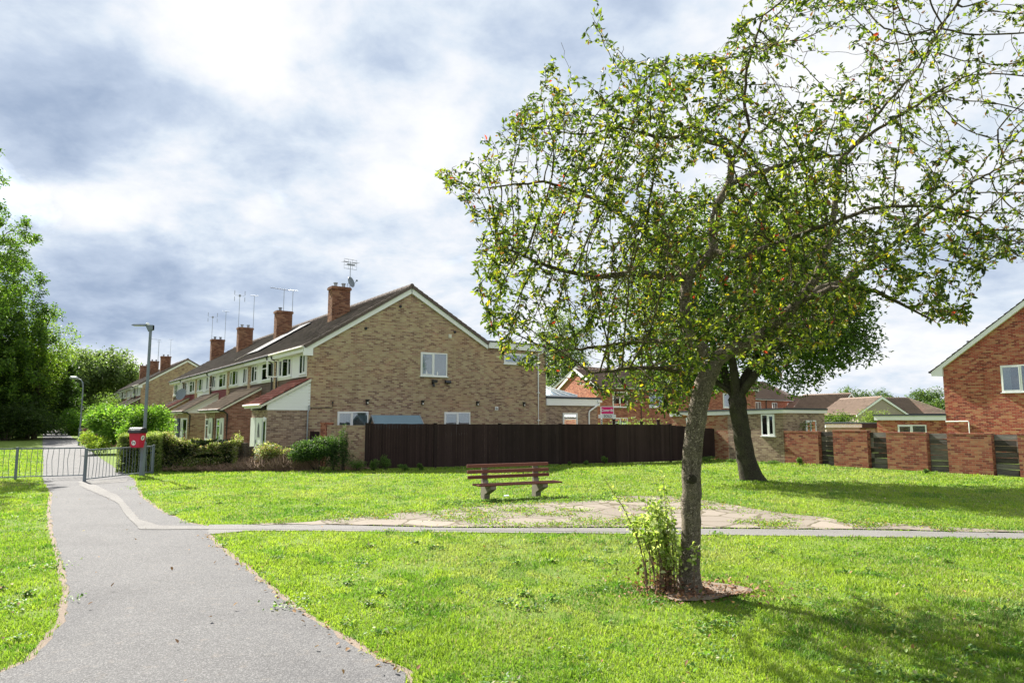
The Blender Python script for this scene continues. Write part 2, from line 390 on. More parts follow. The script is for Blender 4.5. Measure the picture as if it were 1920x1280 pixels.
path_R2 = [(388, 1003), (400, 1018), (440, 1050), (490, 1090), (530, 1125), (600, 1172), (680, 1222), (760, 1262)]
far_L = [(80, 895), (81, 870), (80, 845), (80, 822), (81, 808), (85, 799), (92, 793.5)]
far_R = [(103, 793.5), (106, 799), (121, 808), (136, 820), (158, 836), (190, 860), (242, 893)]
foot = [Vector((-4.9, 3.2, 0)), Vector((-.6, 3.2, 0))]
front = px(path_L[::-1]) + px(far_L) + px(far_R) + px(path_R) + px(path_R2) + [foot[1], foot[0]]
cross = px([(392, 984), (560, 983), (850, 990), (1180, 990), (1600, 994), (1920, 1000)]) + [Vector((26, 13.2, 0)), Vector((26, 12.2, 0))] + px([(1920, 1011), (1550, 1006), (1180, 1001), (900, 999), (640, 996), (470, 995), (388, 1003)])
def grow(P, d):
    c = sum(P, Vector())/len(P); out = []
    n = len(P)
    area = sum(P[i].x*P[(i+1) % n].y-P[(i+1) % n].x*P[i].y for i in range(n))
    sg = 1 if area > 0 else -1
    for i, p in enumerate(P):
        a = (p-P[i-1]); b = (P[(i+1) % n]-p); t = (a.normalized()+b.normalized())
        if t.length < .2: t = b.normalized()
        t.normalize()
        out.append(p+Vector((t.y, -t.x, 0))*sg*d)
    return out
nearpath = px(path_L[::-1])[:-1] + px([(88, 905), (250, 897)])[:1] + px(path_R) + px(path_R2) + [foot[1], foot[0]]
sheet('bare_soil_margin', grow(nearpath, .07), .004, M['soil'], jitter=.022, sub=.16)
sheet('path', front, .008, M['asphalt'], jitter=.018, sub=.12)
sheet('side_path', cross, .012, M['asphalt_pale'], jitter=.012, sub=.2)
pale = px([(148, 903), (215, 899), (240, 898), (236, 903), (175, 908), (222, 930), (236, 945), (262, 975), (300, 986), (400, 987), (620, 990), (850, 994), (1180, 996), (1180, 998), (640, 993.5), (400, 993), (262, 993), (236, 966), (222, 945), (205, 935), (170, 920), (148, 910)])
sheet('pale_tarmac_repair', pale, .016, M['asphalt_pale'], jitter=.012, sub=.2)
pave = px([(470, 983.5), (560, 981), (640, 972), (700, 967), (800, 959), (900, 949), (985, 941), (1060, 938), (1160, 931), (1250, 930), (1330, 940), (1410, 954), (1500, 966), (1600, 977), (1760, 989), (1920, 996)]) + px([(1920, 999.5), (1600, 993), (1180, 989), (850, 989), (560, 983.5)])
sheet('stone_paving', pave, .020, M['paving'], jitter=.05, sub=.25)
patch = [G(1290, 1110)+Vector((math.cos(a)*(1.0+.25*math.sin(3*a+1))*.55+.1, math.sin(a)*(.42+.1*math.sin(2*a)), 0)) for a in np.linspace(0, 2*math.pi, 26)[:-1]]
sheet('bare_earth', patch, .024, M['soil'], jitter=.03, sub=.13)

def inpoly(P, xs, ys):
    ins = np.zeros(len(xs), bool); n = len(P)
    for i in range(n):
        x1, y1 = P[i].x, P[i].y; x2, y2 = P[(i+1) % n].x, P[(i+1) % n].y
        c = ((y1 > ys) != (y2 > ys)); dx = (x2-x1)*(ys-y1)/((y2-y1) if y2 != y1 else 1e-9)+x1
        ins ^= c & (xs < dx)
    return ins
def vnoise(x, y, sc, seed=0):
    r = np.random.default_rng(seed); T = r.random((64, 64))
    x = x/sc; y = y/sc; xi = np.floor(x).astype(int); yi = np.floor(y).astype(int); fx = x-xi; fy = y-yi
    fx = fx*fx*(3-2*fx); fy = fy*fy*(3-2*fy)
    a = T[xi % 64, yi % 64]; b = T[(xi+1) % 64, yi % 64]; c = T[xi % 64, (yi+1) % 64]; d = T[(xi+1) % 64, (yi+1) % 64]
    return (a*(1-fx)+b*fx)*(1-fy)+(c*(1-fx)+d*fx)*fy

def blades(xs, ys, z0, hgt, wid, lean, col, r):
    n = len(xs); a = r.random(n)*2*math.pi; ca, sa = np.cos(a), np.sin(a)
    la = r.random(n)*2*math.pi; lx = np.cos(la)*lean; ly = np.sin(la)*lean
    base = np.stack([xs, ys, z0], 1); side = np.stack([ca*wid/2, sa*wid/2, np.zeros(n)], 1)
    mid = base+np.stack([lx*hgt*.35, ly*hgt*.35, hgt*.6], 1); tip = base+np.stack([lx*hgt, ly*hgt, hgt*np.sqrt(np.clip(1-lean**2*.4, .3, 1))], 1)
    Vt = np.stack([base-side, base+side, mid+side*.75, mid-side*.75, tip], 1).reshape(-1, 3)
    i = np.arange(n)*5
    return Vt, [np.stack([i, i+1, i+2, i+3], 1), np.stack([i+3, i+2, i+4], 1)], np.repeat(col, 5, 0)
def scatter_ground(n, ylo, yhi, r):
    # even in depth-weighted density; returns x,y inside the view wedge
    u_ = r.random(n); y = 1/(1/ylo+(1/yhi-1/ylo)*u_) if False else ylo*(yhi/ylo)**u_
    x = (r.random(n)*2-1)*(y*.80+1.0); return x, y
r = np.random.default_rng(3)
N = 640000
xs, ys = scatter_ground(N, 3.9, 46, r)
# lawn occupies ground left & right, not path/paving
mask = ~inpoly(nearpath, xs, ys) & ~inpoly(front, xs, ys) & ~inpoly(cross, xs, ys) & ~inpoly(pave, xs, ys) & (~inpoly([Vector((p.x, p.y, 0)) for p in patch], xs, ys) | (vnoise(xs, ys, .11, 61)*.6+vnoise(xs, ys, .3, 62)*.4+.22*np.hypot((xs-patch[0].x+.6)/.9, (ys-patch[0].y)/.6) > .74))
# nothing inside building plots: keep in front of fence line
fenceL = [G(0, 826), G(80, 824), G(82, 895), G(242, 893), G(250, 886), G(440, 884), G(560, 884), G(690, 880), G(1258, 866), G(1347, 861), G(1470, 868), G(1920, 896), Vector((30, 5, 0)), Vector((30, 2, 0)), Vector((-30, 2, 0)), Vector((-60, 46, 0))]
mask &= inpoly(fenceL, xs, ys)
bald = vnoise(xs, ys, .8, 5)*.6+vnoise(xs, ys, .22, 6)*.4
mask &= (bald < .69) | (r.random(N) < .35)
soilpoly = [Vector((p.x, p.y, 0)) for p in grow(nearpath, .07)]
mask &= ~inpoly(soilpoly, xs, ys) | (r.random(N) < .35*vnoise(xs, ys, .35, 17))
xs, ys = xs[mask], ys[mask]; n = len(xs)
tall = vnoise(xs, ys, .7, 8)*.55+vnoise(xs, ys, .16, 9)*.45
dist = ys
h_ = (.018+.065*tall**2.2+.012*r.random(n))*np.clip(.9+dist*.02, 1, 1.6); w_ = np.clip(.0042+.00085*dist, .005, .045)*(.7+.6*r.random(n))
cmx = np.clip(vnoise(xs, ys, 1.7, 11)*.5+vnoise(xs, ys, .3, 12)*.5+r.normal(0, .12, n), 0, 1)[:, None]
col = np.array([.095, .195, .022])*(1-cmx)+np.array([.28, .37, .045])*cmx
pale_ = np.clip(vnoise(xs, ys, 2.6, 41)*.6+vnoise(xs, ys, .5, 42)*.5-.55, 0, 1)[:, None]*2.2; col = col*(1-pale_*.6)+np.array([.30, .31, .12])*pale_*.6
deep = (vnoise(xs, ys, .9, 43)*.5+vnoise(xs, ys, .25, 44)*.5 > .64)[:, None]; col = np.where(deep, col*np.array([.55, .72, .7]), col)
dry = r.random(n) < (.05+.12*(vnoise(xs, ys, 1.1, 14) > .62)); col[dry] = np.array([.30, .29, .15])*(.6+.5*r.random((dry.sum(), 1)))
Vt, Fc, cc = blades(xs, ys, np.zeros(n), h_, w_, .25+.75*r.random(n), col, r)
tag(link_mesh('grass', np_mesh('grass', Vt, Fc, cc), M['grass']), 'short bright green lawn grass over the open green', 'grass', kind='stuff')

# ------------------------------------------------------------ leaves
def leaf_mesh(name, P, size, col, up=.3, r=None, droop=0.0, narrow=.42, dirs=None):
    """folded pointed leaves at P (n,3)"""
    n = len(P); r = r or rng
    d = r.normal(size=(n, 3)); d[:, 2] = d[:, 2]*.7-droop
    if dirs is not None: d = d*.7+dirs*1.2
    d /= np.linalg.norm(d, axis=1, keepdims=True)+1e-9
    q = r.normal(size=(n, 3)); q[:, 2] += up*3
    s = np.cross(d, q); s /= np.linalg.norm(s, axis=1, keepdims=True)+1e-9
    nn = np.cross(s, d)
    L = (size*(.65+.7*r.random(n)))[:, None] if np.ndim(size) else size*(.65+.7*r.random(n))[:, None]
    wd = L*narrow*.5; fold = wd*.35
    b = P; t = P+d*L-nn*L*.12
    l1 = P+d*L*.3+s*wd+nn*fold; l2 = P+d*L*.68+s*wd*.75+nn*fold*.6
    r1 = P+d*L*.3-s*wd+nn*fold; r2 = P+d*L*.68-s*wd*.75+nn*fold*.6
    Vt = np.stack([b, l1, l2, t, r2, r1], 1).reshape(-1, 3); i = np.arange(n)*6
    F1 = np.stack([i, i+3, i+2, i+1], 1); F2 = np.stack([i, i+5, i+4, i+3], 1)
    return np_mesh(name, Vt, [F1, F2], np.repeat(col, 6, 0))
def palette(n, cols, weights, r=None, var=.25):
    r = r or rng; k = r.choice(len(cols), n, p=np.array(weights)/sum(weights)); c = np.array(cols)[k]
    return np.clip(c*(1-var+2*var*r.random((n, 1))), 0, 1)
GREENS = [(.045, .09, .018), (.085, .15, .022), (.13, .20, .028), (.03, .06, .015)]

# ------------------------------------------------------------ branching (space colonisation)
def colonise(limbs, attr, step=.13, infl=1.1, kill=.24, iters=90, r=None, grav=0.0):
    """limbs: list of [(Vector, radius)...] ; returns nodes, parents, minimum radii"""
    nodes, par, rad = [], [], []
    for lb, attach in limbs:
        prev = attach if attach is not None else -1
        if isinstance(prev, tuple):
            pt = np.array(prev); prev = int(np.argmin([np.linalg.norm(np.array(q)-pt) for q in nodes]))
        for k, (p, rr) in enumerate(lb):
            p = np.array(p, float)
            if prev >= 0:
                a = np.array(nodes[prev]); ra = rad[prev] if k else rr; dist_ = np.linalg.norm(p-a); m = max(1, int(dist_/step))
                for j in range(1, m+1):
                    wob = r.normal(size=3)*step*.06 if j < m else 0
                    nodes.append(a+(p-a)*j/m+wob); par.append(prev); rad.append(ra+(rr-ra)*j/m); prev = len(nodes)-1
            else:
                nodes.append(p); par.append(-1); rad.append(rr); prev = len(nodes)-1
    N0 = len(nodes)
    nd = np.array(nodes); A = np.array(attr); near = np.full(len(A), -1); dmin = np.full(len(A), 1e9)
    def upd(lo):
        nonlocal near, dmin
        for s0 in range(lo, len(nd), 400):
            blk = nd[s0:s0+400]; D = np.linalg.norm(A[:, None, :]-blk[None], axis=2); k = D.argmin(1); m = D[np.arange(len(A)), k]
            b = m < dmin; near[b] = k[b]+s0; dmin[b] = m[b]
    upd(0)
    for it in range(iters):
        alive = dmin > kill; A = A[alive]; near = near[alive]; dmin = dmin[alive]
        if len(A) == 0: break
        act = dmin < infl
        if not act.any(): infl *= 1.4; continue
        idx = near[act]; dv = A[act]-nd[idx]; dv /= np.linalg.norm(dv, axis=1, keepdims=True)
        un, inv = np.unique(idx, return_inverse=True); sm = np.zeros((len(un), 3)); np.add.at(sm, inv, dv)
        sm += r.normal(size=sm.shape)*.25; sm[:, 2] -= grav; L = np.linalg.norm(sm, axis=1, keepdims=True); sm /= L+1e-9
        new = nd[un]+sm*step; lo = len(nd); nd = np.vstack([nd, new]); par += list(un); rad += [0]*len(un)
        upd(lo)
    return nd, np.array(par), np.array(rad), N0
def thicken(nd, par, rad, tip=.003, ex=2.4):
    n = len(nd); acc_ = np.zeros(n); ch = np.zeros(n, int); np.add.at(ch, par[par >= 0], 1)
    R = np.zeros(n)
    for i in range(n-1, -1, -1):
        R[i] = max((acc_[i] if ch[i] else tip**ex)**(1/ex), tip)
        if rad[i] > 0: R[i] = max(min(R[i], rad[i]*1.15), rad[i])
        if par[i] >= 0: acc_[par[i]] += min(R[i], .05)**ex if rad[i] > 0 and rad[par[i]] > 0 else R[i]**ex
    return R, ch
def branch_mesh(nd, par, R, thr, thin, n=5, minr=0.0):
    """tapered segments joined in chains; thin: select R<thr else >=thr"""
    sel = [i for i in range(len(nd)) if par[i] >= 0 and ((R[i] < thr) == thin) and R[i] >= minr]
    V_, F_ = [], []; ring = {}; k = 0; A = np.arange(n)*2*np.pi/n
    def mk(p, d, rr, a0=None):
        nonlocal k
        if a0 is None:
            a0 = np.array([0, 0, 1.]) if abs(d[2]) < .9 else np.array([1., 0, 0]); a0 = np.cross(d, a0)
        a = a0-d*np.dot(a0, d); a /= np.linalg.norm(a)+1e-9; b = np.cross(d, a)
        V_.append(p+rr*(np.cos(A)[:, None]*a+np.sin(A)[:, None]*b)); k += n; return k-n, a
    for i in sel:
        p = par[i]; d = nd[i]-nd[p]; L = np.linalg.norm(d)
        if L < 1e-6: continue
        d /= L; used = ring.get(p)
        if used is not None and np.dot(used[2], d) > .35 and R[i] > R[p]*.45: i0, a0 = used[0], used[3]; dd = d*.6+used[2]*.4; dd /= np.linalg.norm(dd)
        else:
            i0, a0 = mk(nd[p]-d*R[p]*.3, d, min(R[p], R[i]*1.4), used[3] if used is not None else None); dd = d
        i1, a1 = mk(nd[i], dd, R[i], a0); ring[i] = (i1, True, d, a1)
        a = np.arange(n); F_.append(np.stack([i0+a, i0+(a+1) % n, i1+(a+1) % n, i1+a], 1))
    return np.vstack(V_), np.vstack(F_)

# ------------------------------------------------------------ houses
A1 = -math.atan(900*CP/F_PX); U = Vector((math.cos(-A1), math.sin(-A1), 0)); VV = Vector((math.sin(A1), math.cos(A1), 0)); RZ = math.atan2(U.y, U.x)
FY = lambda y0: (lambda h, o, z: (h, y0-o, z))          # wall facing -y
FX = lambda x0: (lambda h, o, z: (x0-o, h, z))          # wall facing -x
def window(parent, face, h0, h1, z0, z1, cols=(1,), top=(), cur='curtain', sill=True, frame='white', name='window', open_leaf=None, full=False):
    f = MB(); t = .055; o1 = .045
    f.box(h0, h1, 0.001, o1, z1-t, z1, face); f.box(h0, h1, 0.001, o1, z0, z0+t, face)
    f.box(h0, h0+t, 0.002, o1-.002, z0+t, z1-t, face); f.box(h1-t, h1, 0.002, o1-.002, z0+t, z1-t, face)
    tot = sum(cols); x = h0; gm_ = MB()
    for i, c in enumerate(cols):
        w = (h1-h0)*c/tot
        if i: f.box(x-.04, x+.04, .004, o1-.004, z0+t, z1-t, face)
        if i in top:
            zt = z0+(z1-z0)*.68; f.box(x+.045, x+w-.045, .006, o1-.006, zt-.03, zt+.03, face)
        # opening-light frames
        a, b = x+(.05 if i else t), x+w-(.05 if i < len(cols)-1 else t)
        s = .03
        if i % 2 == 0:
            f.box(a, b, .008, o1+.012, z1-t-s-.012, z1-t-.004, face); f.box(a, b, .008, o1+.012, z0+t+.004, z0+t+s+.012, face)
            f.box(a, a+s, .009, o1+.010, z0+t+s+.012, z1-t-s-.012, face); f.box(b-s, b, .009, o1+.010, z0+t+s+.012, z1-t-s-.012, face)
        x += w
    fr = f.build(name, M[frame], parent)
    gm_.box(h0+t*.8, h1-t*.8, .026, .030, z0+t*.8, z1-t*.8, face).build('pane', M['glass'], fr)
    MB().box(h0+.03, h1-.03, .003, .007, z0+.03, z1-.03, face).build('backing', M['room'] if cur != 'blue' else M['blue'], fr)
    if cur in ('curtain', 'curtain_dark', 'sides'):
        c = MB(); rr = random.Random(int(h0*100+z0*10)); spans = [(h0+t, h1-t)] if cur != 'sides' else [(h0+t, h0+t+(h1-h0)*.2), (h1-t-(h1-h0)*.12, h1-t)]
        for (a, b) in spans:
            c = MB(); nn = max(3, int((b-a)/.035)); pts = []
            for i in range(nn+1):
                pts.append((a+(b-a)*i/nn, .010+.009*(i % 2)+.003*rr.random()))
            for i in range(nn):
                k = len(c.v)
                c.v += [face(pts[i][0], pts[i][1], z0+t), face(pts[i+1][0], pts[i+1][1], z0+t), face(pts[i+1][0], pts[i+1][1], z1-t), face(pts[i][0], pts[i][1], z1-t)]
                c.f.append((k, k+1, k+2, k+3))
            c.build('curtain', M['curtain'] if cur != 'curtain_dark' else M['curtain_dark'], fr)
    if sill: MB().box(h0-.05, h1+.05, .001, .09, z0-.045, z0-.002, face).build('sill', M[frame], fr)
    return fr
def door(parent, face, h0, h1, z0, z1, m='white', glass=True):
    d = MB(); d.box(h0, h1, .001, .05, z0, z1, face)
    for (a, b, c, e) in ((.12, .42, .08, .35), (.58, .88, .08, .35)):
        w = h1-h0; d.box(h0+w*a, h0+w*b, .05, .062, z0+(z1-z0)*c, z0+(z1-z0)*e, face)
    o = d.build('door', M[m], parent); w = h1-h0; H = z1-z0
    hm = MB(); hm.box(h0+w*.86, h0+w*.90, .055, .10, z0+H*.44, z0+H*.52, face).build('handle', M['alu'], o)
    if glass:
        # fan-shaped light made of slim panes
        l = MB()
        l.prism([face(h0+w*.28, .056, z0+H*.58), face(h0+w*.72, .056, z0+H*.58), face(h0+w*.60, .056, z0+H*.84), face(h0+w*.5, .056, z0+H*.9), face(h0+w*.40, .056, z0+H*.84)], Vector(face(0, .006, 0))-Vector(face(0, 0, 0)))
        l.build('door_light', M['curtain_dark'], o)
        MB().box(h0+w*.3, h0+w*.7, .053, .066, z0+H*.40, z0+H*.425, face).build('letterbox', M['black'], o)
    return o
def tiled(P0, along, upd, length, slope, tw=.3, ch=.34, ht=.032, step=.03, seed=0):
    """numpy tile sheet starting at P0 (eave), running along 'along', climbing 'upd'"""
    P0, along, upd = np.array(P0, float), np.array(along, float), np.array(upd, float)
    nrm = np.cross(along, upd); nrm /= np.linalg.norm(nrm)
    if nrm[2] < 0: nrm = -nrm
    nc = max(1, round(length/tw)); nr = max(1, round(slope/ch)); tw = length/nc; ch = slope/nr
    prof = [(0, 0.0), (.25, ht*.2), (.55, ht), (.85, ht*.4)]; r_ = np.random.default_rng(seed)
    a = np.array([(j+p[0])*tw for j in range(nc) for p in prof]+[length]); hh = np.array([p[1] for j in range(nc) for p in prof]+[0]); m = len(a)
    Vt, Fc = [], []
    for i in range(nr):
        jit = np.repeat(r_.normal(0, .004, nc+1), len(prof))[:m]
        for (s_, lift) in ((i*ch-.02, step), ((i+1)*ch, 0.0)):
            Vt.append(P0+a[:, None]*along+s_*upd+(hh+lift+jit)[:, None]*nrm)
        k = np.arange(m-1); b = 2*i*m
        Fc.append(np.stack([b+k, b+k+1, b+m+k+1, b+m+k], 1))
        if i: Fc.append(np.stack([b-m+k, b-m+k+1, b+k+1, b+k], 1))
    Vt.append(P0+a[:, None]*along-.02*upd+(-.01)*nrm); b = 2*nr*m; k = np.arange(m-1); Fc.append(np.stack([b+k, b+k+1, k+1, k], 1))
    return np.vstack(Vt), np.vstack(Fc)
def join_np(parts):
    V_, F_, o = [], [], 0
    for v, f in parts: V_.append(v); F_.append(f+o); o += len(v)
    return np.vstack(V_), np.vstack(F_)
def chimney(parent, x, y, w=.95, d=.62, z0=7.0, z1=9.0, pots=2, aerials=(), dish=False, seed=1):
    c = MB(); c.box(x-w/2, x+w/2, y-d/2, y+d/2, z0, z1-.16); c.box(x-w/2-.05, x+w/2+.05, y-d/2-.05, y+d/2+.05, z1-.16, z1-.04); c.box(x-w/2-.02, x+w/2+.02, y-d/2-.02, y+d/2+.02, z1-.04, z1)
    o = c.build('chimney', M['brick_chim'], parent)
    fl = MB(); fl.box(x-w/2-.03, x+w/2+.03, y-d/2-.03, y+d/2+.03, z0, z0+.55+.0); 
    for i in range(pots):
        xx = x-w*.22+i*w*.44
        MB().tube([(xx, y, z1), (xx, y, z1+.18), (xx, y, z1+.185), (xx, y, z1+.24)], [.1, .085, .12, .12], 10).build('chimney_pot', M['alu'] if seed % 2 else M['lead'], o)
    for (ax, ay, top, kind) in aerials:
        a = MB(); a.tube([(x+ax, y+ay, z1-.9), (x+ax, y+ay, top)], .018, 6)
        if kind == 'grid':
            for s in (-.42, 0, .42):
                a.tube([(x+ax-.45, y+ay+s*.4, top-.05), (x+ax+.45, y+ay-s*.4, top-.05)], .008, 4)
            for zz_ in (top-.42, top-.22, top-.05, top+.1):
                a.tube([(x+ax-.36, y+ay-.05, zz_), (x+ax+.36, y+ay+.05, zz_)], .010, 4)
            for s in (-.36, -.12, .12, .36): a.tube([(x+ax+s, y+ay, top-.45), (x+ax+s, y+ay, top+.13)], .007, 4)
            a.box(x+ax-.2, x+ax+.25, y+ay-.03, y+ay+.03, top-.2, top-.13)
        elif kind == 'yagi':
            a.tube([(x+ax-.9, y+ay, top+.05), (x+ax+.25, y+ay, top-.02)], .014, 4)
            for k in range(11): a.tube([(x+ax-.85+k*.1, y+ay-.17, top+.045), (x+ax-.85+k*.1, y+ay+.17, top+.045)], .008, 4)
        elif kind == 'bars':
            for s in (-.38, .38):
                for zz_ in (top-.28, top+.22): a.tube([(x+ax+s, y+ay, zz_-.17), (x+ax+s, y+ay, zz_+.17)], .02, 4)
                a.tube([(x+ax, y+ay, top), (x+ax+s, y+ay, top)], .007, 4)
            a.box(x+ax-.07, x+ax+.07, y+ay-.04, y+ay+.04, top-.08, top+.08)
        else:
            a.tube([(x+ax-.3, y+ay, top), (x+ax+.3, y+ay, top+.03)], .012, 4)
            for k in range(6): a.tube([(x+ax-.28+k*.11, y+ay-.1, top+.01+k*.004), (x+ax-.28+k*.11, y+ay+.14, top+.07+k*.004)], .007, 4)
        a.build('aerial', M['alu'], o)
    if dish:
        dm = MB(); dish_mb(dm, (x+w/2+.05, y-.28, z1+.32), .27, Vector((.45, -.75, .25))); dm.build('satellite_dish', M['dish'], o)
    return o
def dish_mb(m, c, rad, nrm):
    c = Vector(c); nrm = nrm.normalized(); a = nrm.cross(Vector((0, 0, 1))).normalized(); b = nrm.cross(a).normalized(); i0 = len(m.v); n = 18
    rings = [(0, -.10), (.5, -.07), (.85, -.02), (1, 0), (1.0, -.03), (.5, -.10), (.01, -.13)]
    for (rr, dd) in rings:
        for j in range(n):
            t = 2*math.pi*j/n; m.v.append(tuple(c+(a*math.cos(t)+b*math.sin(t)*1.12)*rr*rad+nrm*dd*rad*2))
    for k in range(len(rings)-1):
        for j in range(n): m.f.append((i0+k*n+j, i0+k*n+(j+1) % n, i0+(k+1)*n+(j+1) % n, i0+(k+1)*n+j))
    m.tube([c+b*rad*.9, c+nrm*rad*1.3+b*rad*.2], .012, 4); m.tube([c-nrm*.05, c-nrm*.25, c-nrm*.25+Vector((0, 0, -.3))], .018, 5)
    e = c+nrm*rad*1.3+b*rad*.2; m.box(e.x-.04, e.x+.04, e.y-.04, e.y+.04, e.z-.04, e.z+.04)

UW = 5.17; RX, RIDGE, EL, ER = 4.84, 8.50, 5.22, 5.95; XL, XR = -.38, 9.35
C0 = G(578, 871)
hung_cols = ['hung', 'hung', 'hung', 'maroon', 'white', 'maroon', 'hung']
unit_lab = ['end terraced house with broad buff brick gable facing the green', 'terraced house next to the gable end house, with red brick porch side',
            'terraced house third from the gable end, brown panels over a tiled porch', 'terraced house with maroon panel above a white boarded glazed porch',
            'terraced house with white band under its upstairs windows', 'terraced house with maroon panel and large satellite dish', 'terraced house at the far end of the nearer row']
def slope_dir(a, b):
    v = Vector(b)-Vector(a); return v.normalized(), v.length
def terrace_unit(k, origin, label, group, hung, detail=True, uw=UW, end=False):
    y = k*uw
    o = origin+VV*y
    h = empty('terraced_house', o, RZ, label, 'house', group)
    ye = uw
    # brick body (gable prism)
    b = MB(); gz = lambda x: (EL+(RIDGE-EL)*(x-XL)/(RX-XL) if x < RX else RIDGE-(RIDGE-ER)*(x-RX)/(XR-RX))-.16
    zb_ = -.3 if origin is C0 else -1.4
    pts = [(0, 0, zb_), (9.2, 0, zb_), (9.2, 0, gz(9.2)), (RX, 0, gz(RX)), (0, 0, gz(0)-.02)]
    b.prism(pts, (0, ye-.004, 0)); b.build('wall', M['brick_buff'], h)
    # roof
    up1, L1 = slope_dir((XL, 0, EL), (RX, 0, RIDGE)); up2, L2 = slope_dir((XR, 0, ER), (RX, 0, RIDGE))
    y0 = -.12 if end else 0
    tv = join_np([tiled((XL, y0, EL), (0, 1, 0), up1, ye-y0-.004, L1, seed=k), tiled((XR, y0, ER), (0, 1, 0), up2, ye-y0-.004, L2, seed=k+50)])
    roof = link_mesh('roof', np_mesh('roof', tv[0], tv[1]), M['tile_dark'], h)
    rc = MB()
    nr_ = int((ye-y0)/.45)
    for i in range(nr_):
        a, c = y0+(ye-y0)*i/nr_, y0+(ye-y0)*(i+1)/nr_-.012
        rc.tube([(RX, a, RIDGE+.0), (RX, c, RIDGE+.0)], [.12, .112], 8)
    rc.build('ridge_tiles', M['tile_dark'], roof)
    if end:
        # dark verge tiles and white bargeboards
        vt = MB(); bb = MB()
        for (a, c) in (((XL, EL), (RX, RIDGE)), ((XR, ER), (RX, RIDGE))):
            d = Vector((c[0]-a[0], 0, c[1]-a[1])); n = 16; L = d.length; d.normalize(); nn = Vector((-d.z, 0, d.x)); nn = nn if nn.z > 0 else -nn
            for i in range(n):
                s0 = Vector((a[0], -.17, a[1]))+d*L*i/n; s1 = s0+d*(L/n-.01); lift = nn*.05; lo = nn*-.10
                vt.prism([s0+lo, s1+lo, s1+lift*.8, s0+lift*1.25], (0, .06, 0))
            p0, p1 = Vector((a[0], -.10, a[1])), Vector((c[0], -.10, c[1]))
            e0 = p0-nn*.10; e1 = p1-nn*.10
            bb.prism([e0, e1, p1-nn*.10-Vector((0, 0, .26)), p0-nn*.10-Vector((0, 0, .22))], (0, .095, 0))
        bb.box(XL-.02, .02, -.101, -.003, EL-.42, EL-.08)
        vt.build('verge_tiles', M['tile_dark'], roof); bb.build('bargeboard', M['white'], roof)
    # eaves: soffit+fascia, gutter
    e = MB(); e.box(XL, -.01, y0+.02, ye-.006, EL-.26, EL-.22); e.box(XL-.02, XL, y0+.02, ye-.006, EL-.26, EL-.03); e.build('fascia', M['white' if k % 3 != 2 else 'cream'], h)
    gt = MB(); gt.tube([(XL-.08, y0+.03, EL-.05), (XL-.08, ye-.01, EL-.05)], .055, 8); gu = gt.build('gutter', M['cream'] if end else M['black'], h)
    # upstairs white panel between brick piers, windows
    fx = FX(-.0)
    pz0, pz1 = 3.95, 4.98
    p = MB(); p.box(.32, ye-.32, .002, .05, pz0, pz1, fx)
    for i in range(7): p.box(.32, ye-.32, .05, .056, pz0+i*.15, pz0+i*.15+.135, fx)
    pn = p.build('white_cladding', M['white'], h)
    f2 = FX(-.056)
    if k % 2 == 0:
        window(h, f2, .55, 1.45, pz0+.08, pz1-.03, (1, 1), (), 'sides')
        w2 = window(h, f2, 2.65, 4.75, pz0+.08, pz1-.03, (.8, 1.2, .9), (), 'curtain_dark')
    else:
        window(h, f2, .6, 2.6, pz0+.08, pz1-.03, (1, 1.2), (1,), 'curtain_dark')
        window(h, f2, 3.55, 4.75, pz0+.08, pz1-.03, (1, 1), (0,), 'sides')
    if k in (0, 3, 5):     # casement standing open
        yh = 4.75 if k == 0 else 3.4
        cs = MB(); q0 = Vector((-.11, yh, 0)); dr = Vector((-.9, .25 if k == 0 else -.35, 0)).normalized(); w_ = .55
        for (s0, s1, a, c) in ((0, w_, pz0+.12, pz0+.17), (0, w_, pz1-.12, pz1-.07), (0, .05, pz0+.17, pz1-.12), (w_-.05, w_, pz0+.17, pz1-.12)):
            P_ = q0+dr*s0; Q_ = q0+dr*s1; t_ = Vector((-dr.y, dr.x, 0))*.04
            cs.prism([P_+Vector((0, 0, a)), Q_+Vector((0, 0, a)), Q_+Vector((0, 0, c)), P_+Vector((0, 0, c))], t_)
        cs.build('open_casement', M['white'], h)
    # hung tile / panel band
    hb = MB(); nrow = 5
    for i in range(nrow):
        z_ = 3.05+i*.17
        hb.prism([fx(.32, .03, z_), fx(.32, .055, z_), fx(.32, .03, z_+.185)], Vector((0, ye-.64, 0)))
    hb.box(.32, ye-.32, .002, .03, 3.05, pz0-.05, fx)
    hb.build('hung_tile_panel', M[hung], h)
    sb = MB(); sb.box(.3, ye-.3, .002, .1, pz0-.05, pz0, fx); sb.build('panel_sill', M['white' if k != 2 else 'cream'], h)
    # brick piers
    MB().box(0.0, .31, .001, .10, -.3, EL-.27, fx).build('brick_pier', M['brick_buff'], h); MB().box(ye-.31, ye-.005, .001, .10, -.3, EL-.27, fx).build('brick_pier', M['brick_buff'], h)
    if k in (1, 3, 5) or (k == 0):
        yy = ye-.42 if k != 1 else .45
        if k == 0: yy = ye+.12-.5
        dp = MB(); dp.tube([(XL-.08, yy, EL-.1), (XL-.06, yy, EL-.22), (-.16, yy, EL-.42), (-.16, yy, 2.9)], .04, 8); dp.build('downpipe', M['black'], h)
    return h
houses = []
